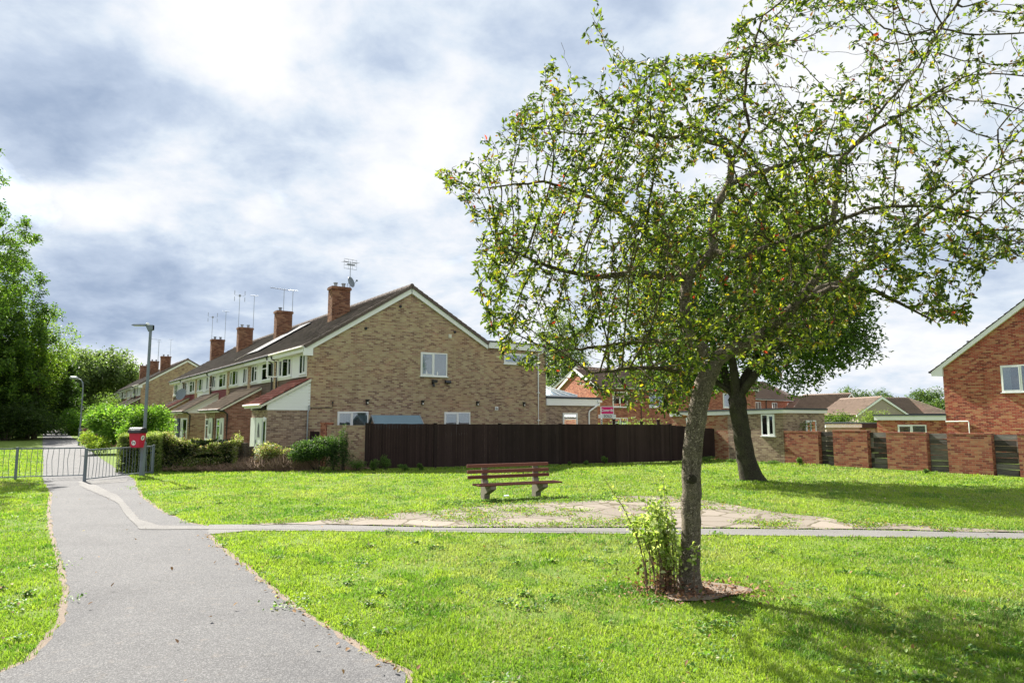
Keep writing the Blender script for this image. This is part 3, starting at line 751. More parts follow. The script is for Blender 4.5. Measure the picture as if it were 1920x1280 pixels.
def porch(h, k, y0, y1, depth, side_mat, roof_mat, zt=3.72, zb=2.62, side_at=None, doorside='front', wallm='brick_buff'):
    """lean-to across the front from y0..y1 (house local)"""
    p = MB(); fz = lambda x: zb+(zt-zb)*(x+depth)/depth
    wh = 2.38
    p.box(-depth+.12, -.01, y0+.004, y0+.12, -.2, wh); p.box(-depth+.12, -.01, y1-.12, y1-.004, -.2, wh)
    p.box(-depth+.12, -depth+.24, y0+.12, y1-.12, 2.05, wh); 
    w = p.build('porch_wall', M[wallm], h)
    for (yy, s) in ((y0, 1), (y1, -1)):
        tri = MB(); 
        ya = yy+.0*s
        m_ = side_mat
        tri.prism([(-depth+.1, ya, wh), (-.008, ya, wh), (-.008, ya, zt-.07), (-depth+.1, ya, zb-.09)], (0, .115*s, 0))
        if m_ == 'white':
            for i in range(8):
                z_ = wh+.16+i*.15
                x_ = -depth+.1+max(0, (z_+.12-(zb-.09))/(zt-zb)*depth)
                if x_ < -.1: tri.box(x_, -.012, ya-.012*s, ya, z_, z_+.135)
            tri.box(-depth+.08, -.008, ya-.016*s, ya-.001*s, wh, wh+.15)
        tri.build('porch_gable', M[m_], h)
    up_, L = slope_dir((-depth-.2, 0, zb-.14*0-.0-.12), (-.02, 0, zt))
    tv = tiled((-depth-.2, y0-.1, zb-.12), (0, 1, 0), up_, y1-y0+.2-.004, L, tw=.25, ch=.27, step=.028, seed=k)
    rf = link_mesh('porch_roof', np_mesh('porch_roof', *tv), M[roof_mat], h)
    vb = MB()
    for yy in (y0-.1, y1+.04): vb.prism([(-depth-.2, yy, zb-.15), (-.02, yy, zt-.03), (-.02, yy, zt-.15), (-depth-.2, yy, zb-.24)], (0, .05, 0))
    vb.box(-depth-.2, -depth-.17, y0-.05, y1+.04, zb-.26, zb-.14); vb.build('porch_fascia', M['cream'], rf)
    MB().tube([(-depth-.25, y0-.08, zb-.14), (-depth-.25, y1+.08, zb-.14)], .05, 8).build('porch_gutter', M['cream' if k == 0 else 'black'], rf)
    return -depth+.12
for k in range(7):
    h = terrace_unit(k, C0, unit_lab[k], 'terraced houses of the nearer row', hung_cols[k], end=(k == 0)); houses.append(h)
# unit by unit ground floor
fr0 = porch(houses[0], 0, 0.0, 2.6, 1.95, 'white', 'tile_red', 3.80, 2.72, wallm='brick_tan')
ff = FX(fr0)
MB().box(.12, 1.3, .0, .02, -.2, .1, ff).build('plinth', M['white'], houses[0])
window(houses[0], FX(fr0+.03), .12, .75, .1, 2.05, (1,), (), 'blue', sill=False)
door(houses[0], FX(fr0+.03), .80, 1.72, .02, 2.05)
MB().box(1.74, 2.48, -.02, .06, .0, 2.05, ff).build('porch_side_panel', M['white'], houses[0])
MB().tube([(fr0-.10, -.02, 1.98), (fr0-.16, -.02, 1.98)], [.09, .11], 12).build('porch_lamp', M['white'], houses[0])
dpm = MB(); dpm.tube([(-.07, -.06, 2.9-.3), (-.07, -.06, 2.4), (-.12, -.07, 2.3), (-.12, -.07, 0)], .035, 8); dpm.build('downpipe', M['alu'], houses[0])
window(houses[0], FX(0), 3.1, 4.9, .9, 2.1, (1, 1.4, 1), (1,), 'sides')
for k in (1, 3, 5):
    h = houses[k]; dm_ = 1.95
    sm = {1: 'brick_brown', 3: 'white', 5: 'brick_buff'}[k]; rm = {1: 'tile_pale', 3: 'tile_pale', 5: 'tile_red'}[k]
    f0 = porch(h, k, 2.75, UW-.01, dm_, sm, rm, 3.72, 2.6, wallm='brick_brown' if k == 1 else 'brick_buff'); q = FX(f0+.02)
    if k == 3:
        window(h, q, 2.9, 4.5, .55, 2.05, (1,), (), None, sill=True); door(h, q, 4.52, 5.2, 0, 2.05)
    else:
        window(h, q, 3.75, 4.55, .8, 2.02, (1,), (0,), 'sides'); door(h, q, 2.95, 3.65, .0, 2.05)
    MB().tube([(f0-.35, 2.66, 2.42), (f0-.1, 2.66, 2.40), (f0+.1, 2.66, 2.25), (f0+.1, 2.66, 0)], .045, 8).build('downpipe', M['black'], h)
    window(h, FX(0), .5, 2.3, .9, 2.1, (1, 1.4), (1,), 'sides')
for k in (2, 4, 6):
    h = houses[k]
    f0 = porch(h, k, .01, 2.6, 1.95, 'brick_buff', {2: 'tile_pale', 4: 'tile_brown', 6: 'tile_brown'}[k], 3.72, 2.6); q = FX(f0+.02)
    door(h, q, .5, 1.3, 0, 2.05, 'white' if k == 2 else 'door_navy', k == 2); window(h, q, 1.5, 2.3, .8, 2.02, (1,), (0,), 'curtain')
    window(h, FX(0), 3.1, 4.9, .9, 2.1, (1, 1.4), (1,), 'sides')
# chimneys on the front slope
chimney(houses[1], 3.05, -.2, 1.0, .62, 6.6, 9.02, 2, ((.62, .1, 10.55, 'grid'),), dish=True, seed=1)
chimney(houses[2], 3.05, UW-.5, 1.0, .62, 6.6, 9.02, 1, ((.05, .2, 10.5, 'yagi'), (.65, .25, 10.5, 'small')), seed=2)
chimney(houses[4], 3.05, UW-.9, 1.05, .62, 6.6, 9.02, 2, ((-.5, 0, 11.5, 'bars'), (.62, .1, 11.6, 'small')), seed=3)
chimney(houses[6], 3.05, UW-1.6, 1.05, .62, 6.6, 9.02, 2, ((-.5, 0, 11.0, 'bars'), (.62, .1, 11.6, 'small')), seed=4)
dm = MB(); dish_mb(dm, (-.75, 2.2, 3.9), .42, Vector((-.5, -.5, .25))); dm.tube([(-.65, 2.3, 3.6), (0, 2.5, 3.6)], .02, 5); dm.build('satellite_dish', M['dish'], houses[5])
# solar / pale strips of roof light on unit 1 (white-edged panel lying on the tiles)
up_, L = slope_dir((XL, 0, EL), (RX, 0, RIDGE)); nrm_ = Vector((-up_.z, 0, up_.x))
sp = MB()
a = Vector((XL, 3.95, EL))+up_*.5+nrm_*.08; b_ = Vector((XL, 3.95, EL))+up_*5.2+nrm_*.08
sp.prism([a, b_, b_+nrm_*.04, a+nrm_*.04], (0, .12, 0)); sp.build('roof_capping', M['concrete'], houses[2])
sp = MB(); a = Vector((XL, 1.0, EL))+up_*1.2+nrm_*.09; b_ = Vector((XL, 1.0, EL))+up_*4.9+nrm_*.09
sp.prism([a, b_, b_+nrm_*.05, a+nrm_*.05], (0, 2.6, 0)); sp.build('solar_panel', simple('solar_dark', (.03, .035, .05), .75, .3, 2, .15), houses[2])

# ---- gable end details on house 0
h0 = houses[0]; fy = FY(0)
window(h0, fy, 5.42, 6.90, 4.10, 5.27, (1, 1.1), (), 'blue')
window(h0, fy, 1.26, 2.74, 1.25, 2.34, (1, 1.15), (), 'curtain')
window(h0, fy, 6.78, 8.28, 1.25, 2.34, (1, .95), (), 'curtain')
bt = MB()
for (x, hh_) in ((5.75, .22), (6.35, .2)): bt.tube([(x, -.02, 4.17), (x, -.02, 4.17+hh_*.6), (x, -.02, 4.17+hh_*.7), (x, -.02, 4.17+hh_)], [.035, .035, .012, .012], 8)
bt.build('ornament', M['white'], h0)
for x in (2.67, 5.55, 8.72, 11.68):
    l = MB(); l.box(x-.06, x+.06, .001, .06, 2.68, 2.88, fy); l.box(x-.08, x+.08, .001, .14, 2.86, 2.9, fy); l.box(x-.05, x+.05, .02, .09, 2.70, 2.78, fy)
    lo = l.build('wall_lamp', M['black'], h0); MB().box(x-.035, x+.035, .092, .10, 2.70, 2.78, fy).build('lamp_glass', M['cream'], lo)
fl = MB(); fl.box(6.02, 6.3, .05, .16, 3.78, 3.92, fy); fl.tube([(6.1, -.01, 3.75), (6.1, -.12, 3.7), (6.1, -.14, 3.58)], [.05, .05, .07], 8); fl.build('flood_lamp', M['black'], h0)
fl = MB(); fl.box(6.78, 7.08, .001, .1, 3.76, 3.92, fy); fl.prism([fy(6.78, .1, 3.76), fy(6.78, .18, 3.80), fy(6.78, .1, 3.92)], (.3, 0, 0)); fl.build('security_lamp', M['black'], h0)
MB().box(6.98, 7.14, .001, .04, 6.08, 6.26, fy).box(7.0, 7.12, .04, .048, 6.10, 6.24, fy).build('vent_cover', M['cream'], h0)
for (x, z) in ((7.34, 6.40), (4.28, 7.43), (2.52, 6.22)):
    MB().tube([fy(x, .001, z), fy(x, .05, z)], [.075, .065], 12).tube([fy(x, .05, z), fy(x, .055, z)], [.04, .04], 10).build('flue_vent', M['black'], h0)
mt = MB(); mt.box(9.82, 9.99, .001, .05, 2.46, 2.64, fy); mo = mt.build('alarm_box', M['white'], h0); MB().box(9.86, 9.95, .05, .055, 2.5, 2.56, fy).box(9.88, 9.91, .05, .056, 2.57, 2.61, fy).build('alarm_mark', M['ink'], mo)
for x in (11.35, 11.42, 10.25): MB().tube([fy(x, .001, 2.52 if x > 11 else 2.5), fy(x, .03, 2.52 if x > 11 else 2.5)], .035, 8).build('pipe_stub', M['brick_brown'], h0)
cb = MB(); cb.tube([fy(.0, .02, 2.50), fy(1.0, .02, 2.50), fy(1.02, .02, 2.74)], .014, 6); cb.tube([fy(1.02, .02, 2.70), fy(1.02, .02, 2.78)], .035, 6); cb.build('cable', M['black'], h0)
# two-storey flat roofed rear part
rx0, rx1 = 9.2, 13.2
b = MB(); b.box(rx0, rx1, .0, 5.3, -.3, 5.72); b.build('rear_wall', M['brick_buff'], h0)
fb = MB(); fb.box(rx0+.15, rx1+.10, -.10, 5.4, 5.70, 6.02); flat = fb.build('flat_roof_fascia', M['white'], h0)
MB().box(rx0+.13, rx1+.14, -.13, 5.43, 6.02, 6.09).build('flat_roof_felt', M['felt'], h0)
window(h0, fy, 10.38, 12.48, 4.93, 5.50, (1, .95), (), 'blue')
dp = MB(); dp.tube([(12.95, -.14, 5.72), (12.85, -.14, 5.64), (12.66, -.06, 5.52), (12.64, -.05, 5.4), (12.64, -.05, 0)], .045, 8)
for z in (1.9, 3.4, 4.9): dp.box(12.57, 12.71, -.1, -.004, z, z+.05)
dp.build('downpipe', M['white'], h0)
dm = MB(); dish_mb(dm, (13.25, -.12, 6.0), .27, Vector((.6, -.75, .3))); dm.build('satellite_dish', M['dish'], h0)
dm = MB(); dm.tube([(13.16, -.02, 4.2), (13.16, -.02, 5.4)], .012, 5); dm.build('cable', M['black'], h0)
# single-storey extension
ex = MB(); ex.box(13.2, 17.0, .003, 5.3, -.3, 2.78); ex.build('extension_wall', M['brick_tan'], h0)
MB().box(13.2, 17.12, -.10, 5.3, 2.75, 3.13).build('extension_fascia', M['white'], h0)
MB().box(13.2, 17.15, -.13, 5.33, 3.13, 3.24).build('extension_felt', M['felt'], h0)
window(h0, fy, 14.38, 15.45, 1.3, 2.33, (1,), (0,), 'curtain')
dp = MB(); dp.tube([(17.05, -.15, 3.05), (17.0, -.15, 2.85), (16.35, -.06, 2.45), (16.3, -.05, 2.35), (16.3, -.05, 0)], .045, 8); dp.box(16.9, 17.2, -.2, -.1, 2.95, 3.08); dp.build('downpipe', M['white'], h0)
ln = MB(); lx0, lx1, ly0, ly1 = 13.45, 16.0, .6, 3.2
ln.box(lx0, lx1, ly0, ly1, 3.24, 3.34); cx, cy = (lx0+lx1)/2-.5, (ly0+ly1)/2
lo = ln.build('roof_lantern', M['white'], h0)
gl = MB(); gl.v = [(lx0, ly0, 3.34), (lx1, ly0, 3.34), (lx1, ly1, 3.34), (lx0, ly1, 3.34), (cx, cy, 3.98)]; gl.f = [(0, 1, 4), (1, 2, 4), (2, 3, 4), (3, 0, 4)]; gl.build('lantern_glass', M['glass'], lo)
bars = MB()
for (x, y) in ((lx0, ly0), (lx1, ly0), (lx1, ly1), (lx0, ly1), ((lx0+lx1)/2, ly0), (lx0+.7, ly0), (lx1-.7, ly0), (lx0, cy), (lx1, cy)): bars.tube([(x, y, 3.36), (cx, cy, 4.0)], .03, 5)
bars.build('lantern_bars', M['white'], lo)

# ------------------------------------------------------------ farther terrace, a plainer row
C1 = G(262, 785+36)   # corner on the same street line
C1 = V(262, 800, 82); C1.z = .9
far_lab = ['buff brick gable house at the near end of the far row', 'far row house second from its gable end', 'far row house third from its gable end', 'far row house fourth from its gable end', 'far row house fifth from its gable end', 'last house of the far row beside the trees']
for k in range(6):
    h = terrace_unit(k, C1, far_lab[k], 'terraced houses of the far row', ['maroon', 'hung', 'white', 'maroon', 'hung', 'white'][k], end=(k == 0))
    if k == 0: chimney(h, 3.05, UW-.3, 1.15, .62, 6.6, 9.1, 2, ((.5, 0, 11.3, 'small'), (-.9, 0, 11.2, 'yagi')), seed=1)
    if k == 2: chimney(h, 3.05, UW-.3, 1.15, .62, 6.6, 9.2, 2, ((.5, 0, 12.0, 'small'),), seed=2)
    if k == 4: chimney(h, 3.05, UW-.3, 1.15, .62, 6.6, 9.2, 2, (), seed=1)
    porch(h, k, .1 if k % 2 == 0 else 2.7, 2.6 if k % 2 == 0 else 5.2, 1.9, 'hung', 'tile_brown')

# ------------------------------------------------------------ right house
R0 = G(1767, 785+72); 
rh = empty('detached_house', R0, RZ, 'red and buff brick house with a wide gable at the right edge', 'house')
# gable faces -x; runs along -y from y=0
RW = 9.4; ez = 4.62; rz_ = 8.2
b = MB(); b.prism([(0, -.30, -.3), (0, -RW-.3, -.3), (0, -RW-.3, ez), (0, -RW/2-.3, rz_-.1), (0, -.30, ez)], (8.5, 0, 0)); b.build('wall', M['brick_red'], rh)
ev = .35; up1, L1 = slope_dir((0, .2, ez-.12), (0, -RW/2-.3, rz_+.12)); up2, L2 = slope_dir((0, -RW-.8, ez-.12), (0, -RW/2-.3, rz_+.12))
tv = join_np([tiled((-.22, .2, ez-.12), (1, 0, 0), up1, 9, L1, seed=3), tiled((-.22, -RW-.8, ez-.12), (1, 0, 0), up2, 9, L2, seed=4)])
rf = link_mesh('roof', np_mesh('roof', *tv), M['tile_brown'], rh)
bb = MB()
for (a, c) in (((.2, ez-.12), (-RW/2-.3, rz_+.12)), ((-RW-.8, ez-.12), (-RW/2-.3, rz_+.12))):
    bb.prism([(-.16, a[0], a[1]-.03), (-.16, c[0], c[1]-.03), (-.16, c[0], c[1]-.30), (-.16, a[0], a[1]-.24)], (.15, 0, 0))
bb.prism([(-.155, .2, ez-.36), (-.155, .2, ez-.14), (-.155, -.35, ez+.1), (-.155, -.35, ez-.4)], (.14, 0, 0)); bb.build('bargeboard', M['white'], rf)
MB().tube([(-.2, .27, ez-.16), (8.4, .27, ez-.16)], .055, 8).build('gutter', M['black'], rh)
window(rh, lambda hh, o, z: (-o, -hh, z), 2.95, 4.75, 3.3, 4.62, (1, 1.15), (), 'sides')
MB().tube([(1.5, -1.0, 4.8), (1.5, -1.0, 6.15)], .07, 8).build('flue', M['lead'], rh)
dp = MB(); dp.tube([(-.05, .0-.3, 1.86), (-.05, -1.35, 1.88), (-.05, -1.38, 1.84), (-.05, -1.38, 0)], .03, 6); dp.build('waste_pipe', M['white'], rh)
e = MB(); e.box(.1, 5, -.30, 3.35, -.3, 1.98); e.build('extension_wall', M['brick_red'], rh)
MB().box(0, 5.1, -.31, 3.45, 1.93, 2.17).build('extension_fascia', M['white'], rh)
MB().box(-.04, 5.1, -.33, 3.49, 2.17, 2.25).build('extension_felt', M['felt'], rh)
window(rh, lambda hh, o, z: (.1-o, -hh, z), -2.2, -.72, .9, 1.68, (1, 1), (), 'curtain')

# ------------------------------------------------------------ garden wall and brick outbuilding
Wc = G(1470, 868)
ob = empty('brick_outbuilding', Wc, RZ, 'long low brick outbuilding with flat felt roof behind the leaning tree', 'outbuilding')
b = MB(); b.box(0, 3.4, -.05, 3.0, -.3, 2.28); b.build('wall', M['brick_tan'], ob)
b = MB(); b.box(0.004, 3.38, 3.004, 6.6, -.3, 2.22); b.build('wall', M['brick_mix'], ob)
b = MB(); b.prism([(-.07, -.12, 2.27), (-.07, 6.7, 2.12), (-.07, 6.7, 2.33), (-.07, -.12, 2.42)], (3.6, 0, 0)); b.build('fascia', M['white'], ob)
b = MB(); b.prism([(-.10, -.15, 2.42), (-.10, 6.73, 2.33), (-.10, 6.73, 2.41), (-.10, -.15, 2.50)], (3.66, 0, 0)); b.build('roof_felt', M['felt'], ob)
window(ob, FX(0), .38, 1.08, 1.22, 2.22, (1, 1), (), None)
window(ob, FX(0), 5.15, 5.6, 1.2, 2.1, (1,), (), None, sill=False)
window(ob, FY(-.05), 1.75, 2.6, 1.2, 1.93, (1, 1), (), None)
gw = empty('garden_wall', Wc, RZ, 'garden wall of brick bays alternating with weathered grey timber infill', 'wall')
segs = [(-1.71, -.06, 1.46), (-3.86, -2.39, 1.53), (-6.14, -4.63, 1.48), (-8.32, -6.87, 1.48), (-11.0, -9.12, 1.49)]
for i, (a, c, zt) in enumerate(segs):
    b = MB(); b.box(0, .34, a, c, -.3, zt-.07); b.box(-.006, .346, a-.006, c+.006, zt-.07, zt)
    b.build('brick_bay', M['brick_wall'], gw)
tim = [(-2.39, -1.71), (-4.63, -3.86), (-6.87, -6.14), (-9.12, -8.32)]
for (a, c) in tim:
    b = MB(); n = 7
    for k in range(n):
        z = .02+k*.205; t = random.uniform(-.012, .012); tl = random.uniform(-.01, .01)
        b.prism([(.24+t, a+.01, z+tl), (.24+t, c-.01, z-tl), (.25+t*.3, c-.01, z+.195-tl), (.25+t*.3, a+.01, z+.195+tl)], (.05, 0, 0))
    o = b.build('timber_infill', M['silver_wood'], gw)
# wood grain of these boards runs along local y: own material
def silver(q):
    t = q.n('ShaderNodeTexCoord').outputs['Object']; s1 = q.n('ShaderNodeSeparateXYZ', i_0=t)
    idx = q.math('FLOOR', q.math('DIVIDE', s1.outputs[2], .205)); w = q.n('ShaderNodeTexWhiteNoise', noise_dimensions='2D', i_Vector=q.n('ShaderNodeCombineXYZ', i_0=idx, i_1=q.math('FLOOR', s1.outputs[1]), i_2=0.0).outputs[0]).outputs['Value']
    n = q.noise(q.vmath('MULTIPLY', t, (2, 2.2, 38)).outputs[0], 1.0, 7, .75, .8)
    f = q.math('ADD', q.math('MULTIPLY', w, .45), q.math('MULTIPLY', q.math('SUBTRACT', n, .25), 1.0), clamp=True)
    return principled(q, q.ramp(f, [(0, (.012, .011, .010)), (.4, (.06, .054, .05)), (.7, (.19, .18, .17)), (1, (.42, .40, .37))]), .9, n, .8, .01, .15)
sw = mat('weathered_timber', silver)
for o in gw.children:
    if o.name.startswith('timber'): o.data.materials.clear(); o.data.materials.append(sw)

# ------------------------------------------------------------ fence
fp = [G(686, 880), G(1258, 866), G(1346, 860)]
fz = [(1.76, 1.76), (1.68, 1.60)]
FW = [M['fence_wood'], mat('fence_wood_faded', woodfn((.018, .010, .010), (.066, .042, .040), 'z', .125)), mat('fence_wood_reddish', woodfn((.014, .008, .008), (.050, .030, .029), 'z', .125))]
fn = empty('timber_fence', fp[0], 0, 'long dark brown close-boarded fence across the back of the green', 'fence')
def fence_run(a, b, za, zb, n, name='fence_panel'):
    d = (b-a); L = d.length; d.normalize(); nn = Vector((d.y, -d.x, 0))     # towards camera
    o = a-fp[0]
    for i in range(n):
        s0, s1 = L*i/n, L*(i+1)/n
        m = MB(); nb = int((s1-s0)/.11)
        jz = random.uniform(-.03, .025)
        for k in range(nb):
            q0 = s0+(s1-s0)*k/nb+.003; q1 = s0+(s1-s0)*(k+1)/nb+.012*0-.002
            z = za+(zb-za)*((q0)/L)+jz+random.uniform(-.006, .006)
            th = random.uniform(.012, .022)
            P0 = o+d*q0; P1 = o+d*q1
            m.prism([P0+nn*.0+Vector((0, 0, .04)), P1+nn*.0+Vector((0, 0, .04)), P1+nn*th+Vector((0, 0, .04)), P0+nn*(th-.012)+Vector((0, 0, .04))], (0, 0, z-.04))
        m.build(name, FW[(i*2+n) % 3], fn)
    for i in range(n+1):
        P = o+d*(L*i/n); z = za+(zb-za)*i/n+.03
        m = MB(); s = .055
        m.prism([P-d*s+nn*.03, P+d*s+nn*.03, P+d*s-nn*.08, P-d*s-nn*.08], (0, 0, z)); m.prism([P-d*(s+.015)+nn*.045+Vector((0, 0, z)), P+d*(s+.015)+nn*.045+Vector((0, 0, z)), P+d*(s+.015)-nn*.09+Vector((0, 0, z)), P-d*(s+.015)-nn*.09+Vector((0, 0, z))], (0, 0, .025))
        m.build('fence_post', M['fence_wood'], fn)
fence_run(fp[0], fp[1], 1.79, 1.72, 5); fence_run(fp[1], fp[2], 1.70, 1.50, 2)

# brick garden wall stub and dark gate left of the fence
w0, w1 = G(601, 873), G(684, 879); d = (w1-w0); L = d.length; ang = math.atan2(d.y, d.x)
bw = empty('brick_wall', w0, ang, 'short buff brick garden wall with raised end pier beside the dark fence', 'wall')
b = MB(); b.box(.38, L, 0, .22, -.2, 1.66); b.box(.38, L, -.006, .226, 1.66, 1.74); b.build('wall_face', M['brick_buff'], bw)
b = MB(); b.box(0, .38, -.06, .30, -.2, 1.80); b.box(-.02, .40, -.08, .32, 1.80, 1.85); b.build('pier', M['brick_orange'], bw)
ga, gb = G(579, 871), G(596, 872)
gt = empty('side_gate', ga, math.atan2((gb-ga).y, (gb-ga).x), 'narrow dark timber side gate between the gable house and the brick pier', 'gate')
b = MB(); Lg = (gb-ga).length
for k in range(5): b.box(.02+k*Lg/5, Lg*(k+1)/5, 0, .03, .05, 1.45)
b.build('boards', M['fence_wood'], gt); MB().box(.02, Lg, .03, .06, 1.1, 1.2).box(.02, Lg, .03, .06, .3, .4).build('ledge', M['fence_wood'], gt)

# shed behind the fence
sp0 = V(742, 797, 31.6)
sh = empty('garden_shed', (sp0.x, sp0.y, 0), .42, 'garden shed with blue-grey felt roof showing above the fence', 'shed')
hl = 1.06; b = MB(); b.prism([(-hl, -.75, 0), (-hl, .75, 0), (-hl, .75, 1.62), (-hl, 0, 2.08), (-hl, -.75, 1.62)], (2*hl, 0, 0)); b.build('wall', M['shed_wood'], sh)
b = MB(); b.prism([(-hl-.06, -.88, 1.57), (-hl-.06, 0, 2.12), (-hl-.06, .88, 1.57), (-hl-.06, .88, 1.62), (-hl-.06, 0, 2.17), (-hl-.06, -.88, 1.62)], (2*hl+.12, 0, 0)); b.build('roof', M['shedfelt'], sh)
b = MB()
for x in (-hl-.09, hl+.06): b.prism([(x, -.9, 1.55), (x, 0, 2.11), (x, .9, 1.55), (x, .9, 1.63), (x, 0, 2.19), (x, -.9, 1.63)], (.03, 0, 0))
b.build('roof_trim', M['alu'], sh)

# estate agent board
def text_mesh(txt, size, m, parent, loc, rot=(math.pi/2, 0, 0), name='lettering', ext=.002, bold=0):
    c = bpy.data.curves.new(name, 'FONT'); c.body = txt; c.size = size; c.extrude = ext; c.align_x = 'CENTER'; c.align_y = 'CENTER'; c.offset = bold
    o = bpy.data.objects.new('tmp', c); COL.objects.link(o); dg = bpy.context.evaluated_depsgraph_get(); me = bpy.data.meshes.new_from_object(o.evaluated_get(dg))
    bpy.data.objects.remove(o); r_ = link_mesh(name, me, m, parent); r_.location = loc; r_.rotation_euler = rot; return r_
sg = V(1139, 790, 36.0)
sn = empty('sale_board', (sg.x, sg.y, 0), math.radians(-4), 'pink and white estate agent sold board above the dark fence', 'sign')
s_ = 36/1280
zc = lambda y: V(1139, y, 36.0).z
b = MB(); b.box(-.34, -.26+.0, .02, .07, 0, zc(762)); b.build('post', M['white'], sn)
z0, z1 = zc(776.5), zc(761.5)
b = MB(); b.box(-.34, .34, -.02, .012, z0, z1); bo = b.build('board', M['white'], sn)
MB().box(-.31, .31, -.025, -.02, z0+.03, z1-.03).build('pink_face', M['pink'], bo)
text_mesh('Connells', .185, M['white'], bo, (0, -.028, (z0+z1)/2), bold=.006)
z2 = zc(783.5); b = MB(); b.box(-.47, .44, -.045, -.03, z2, z0-.01); bs = b.build('sold_slip', M['white'], sn); text_mesh('SOLD', .17, M['ink'], bs, (.02, -.048, (z2+z0)/2), bold=.004)
b = MB()
for zt in (zc(787), zc(791), zc(795)): b.box(-.33, -.28, .014, .018, zt-.03, zt+.03).box(-.30, -.265, .014, .018, zt-.055, zt-.035)
b.build('post_marks', M['ink'], sn)

# ------------------------------------------------------------ background houses on the right
def bg_house(origin, heading, L, Wd, ez, rz, wallm, roofm, label, name='house', hip=False, wins=(), group=None, board=True):
    """local x along the ridge (heading), local y = away; front eave at y=0"""
    ang = math.pi/2-heading
    h = empty(name, origin, ang, label, 'house', group)
    b = MB()
    if hip: b.box(0, L, 0, Wd, -.3, ez)
    else: b.prism([(0, 0, -.3), (0, Wd, -.3), (0, Wd, ez), (0, Wd/2, rz-.15), (0, 0, ez)], (L, 0, 0))
    if hip: b.prism([(0.0, 0, ez), (0.0, Wd, ez), (0.0, Wd/2, rz-.15)], (.3, 0, 0))
    b.build('wall', wallm, h)
    up1, l1 = slope_dir((0, -.35, ez-.1), (0, Wd/2, rz)); up2, l2 = slope_dir((0, Wd+.35, ez-.1), (0, Wd/2, rz))
    x1 = L-Wd*.5 if hip else L+.12
    parts = [tiled((-.15, -.35, ez-.1), (1, 0, 0), up1, x1+.15, l1, tw=.33, ch=.36, ht=.05, step=.05), tiled((-.15, Wd+.35, ez-.1), (1, 0, 0), up2, x1+.15, l2, tw=.33, ch=.36)]
    if hip:
        P = [(x1, -.35, ez-.1), (L+.35, -.35, ez-.1), (x1, Wd/2, rz), (L+.35, Wd+.35, ez-.1), (x1, Wd+.35, ez-.1)]
        parts.append((np.array(P, float), np.array([(0, 1, 2, 2), (1, 3, 2, 2), (3, 4, 2, 2)])[:, [0, 1, 2, 2]]))
        # subdivided hip strips so the courses read
        ex = []
        n = 14
        for i in range(n):
            f0, f1 = i/n, (i+1)/n
            def pt(f, s): # s: 0 along front edge -> apex
                a = np.array(P[1]) if s == 0 else np.array(P[3]); return a+(np.array(P[2])-a)*f
            a, b_, c, d_ = pt(f0, 0), pt(f0, 1), pt(f1, 1), pt(f1, 0); up_ = np.array([0.02, 0, .06])
            ex.append((np.array([a+up_, b_+up_, c, d_]), np.array([(0, 1, 2, 3)])))
            a = np.array(P[0])+(np.array(P[2])-np.array(P[0]))*f0; a2 = np.array(P[0])+(np.array(P[2])-np.array(P[0]))*f1
            b0, b1 = pt(f0, 0), pt(f1, 0); up_ = np.array([0, -.03, .06]); ex.append((np.array([a+up_, b0+up_, b1, a2]), np.array([(0, 1, 2, 3)])))
        parts = parts[:2]+ex
    rf = link_mesh('roof', np_mesh('roof', *join_np(parts)), roofm, h)
    for xx in ((-.17,) if hip else (-.17, L+.06)):
        for (y0, y1) in ((-.37, Wd/2), (Wd+.37, Wd/2)):
            bb = MB(); bb.prism([(xx, y0, ez-.14), (xx, y1, rz-.04), (xx, y1, rz-.34), (xx, y0, ez-.36)], (.10, 0, 0)); bb.build('bargeboard', M['white'], rf)
    MB().box(0.05, L, -.33, -.30, ez-.3, ez-.12).build('fascia', M['white'], h)
    MB().tube([(-.1, -.40, ez-.14), (L, -.40, ez-.14)], .06, 6).build('gutter', M['black'], h)
    for (face, a, c, z0, z1, cols, cur) in wins:
        window(h, face, a, c, z0, z1, cols, (), cur)
    return h
H = lambda deg: math.radians(deg)
gb_ = V(1118, 722, 58.0)
hA = bg_house((gb_.x, gb_.y, 0), H(72), 16, 8.6, 4.85, 6.55+.0, M['brick_orange'], M['tile_brown'], 'orange brick house with white edged gable behind the flat roofed extension',
    wins=[(FY(0), 1.5, 2.9, 3.0, 4.3, (1, 1), 'sides'), (FY(0), 5.0, 6.4, 3.0, 4.3, (1, 1), 'sides'), (FY(0), 9.5, 10.9, 3.0, 4.3, (1, 1), 'sides'), (FY(0), 1.5, 2.9, .8, 2.1, (1, 1), 'sides'), (FY(0), 12.5, 14, 3.0, 4.3, (1, 1), 'sides')])
dp = MB(); dp.tube([(4.2, -.3, 4.7), (4.2, -.06, 4.4), (4.2, -.06, 0)], .06, 6); dp.build('downpipe', M['black'], hA)
P1 = Vector((10.5, 76, 0)); P2 = Vector((48.0, 113.5, 0)); dr = (P2-P1); hd = math.atan2(dr.x, dr.y)
ws = []
for i in range(9): ws.append((FY(0), 2.5+i*5.6, 4.3+i*5.6, 3.1, 4.5, (1, 1), 'sides'))
hR = bg_house(P1, hd, dr.length, 8.5, 5.1, 8.1, M['brick_orange'], M['tile_brown'], 'long orange brick terrace with brown hipped roof seen between the two green trunks', hip=True, wins=ws)
d_ = MB()
for i in range(4):
    x = 6+i*11.2; d_.tube([(x, -.3, 5), (x, -.08, 4.6), (x, -.08, 0)], .07, 6)
d_.build('downpipe', M['black'], hR)
o3 = V(1574, 774, 100); w3 = Vector((1, 0, 0))
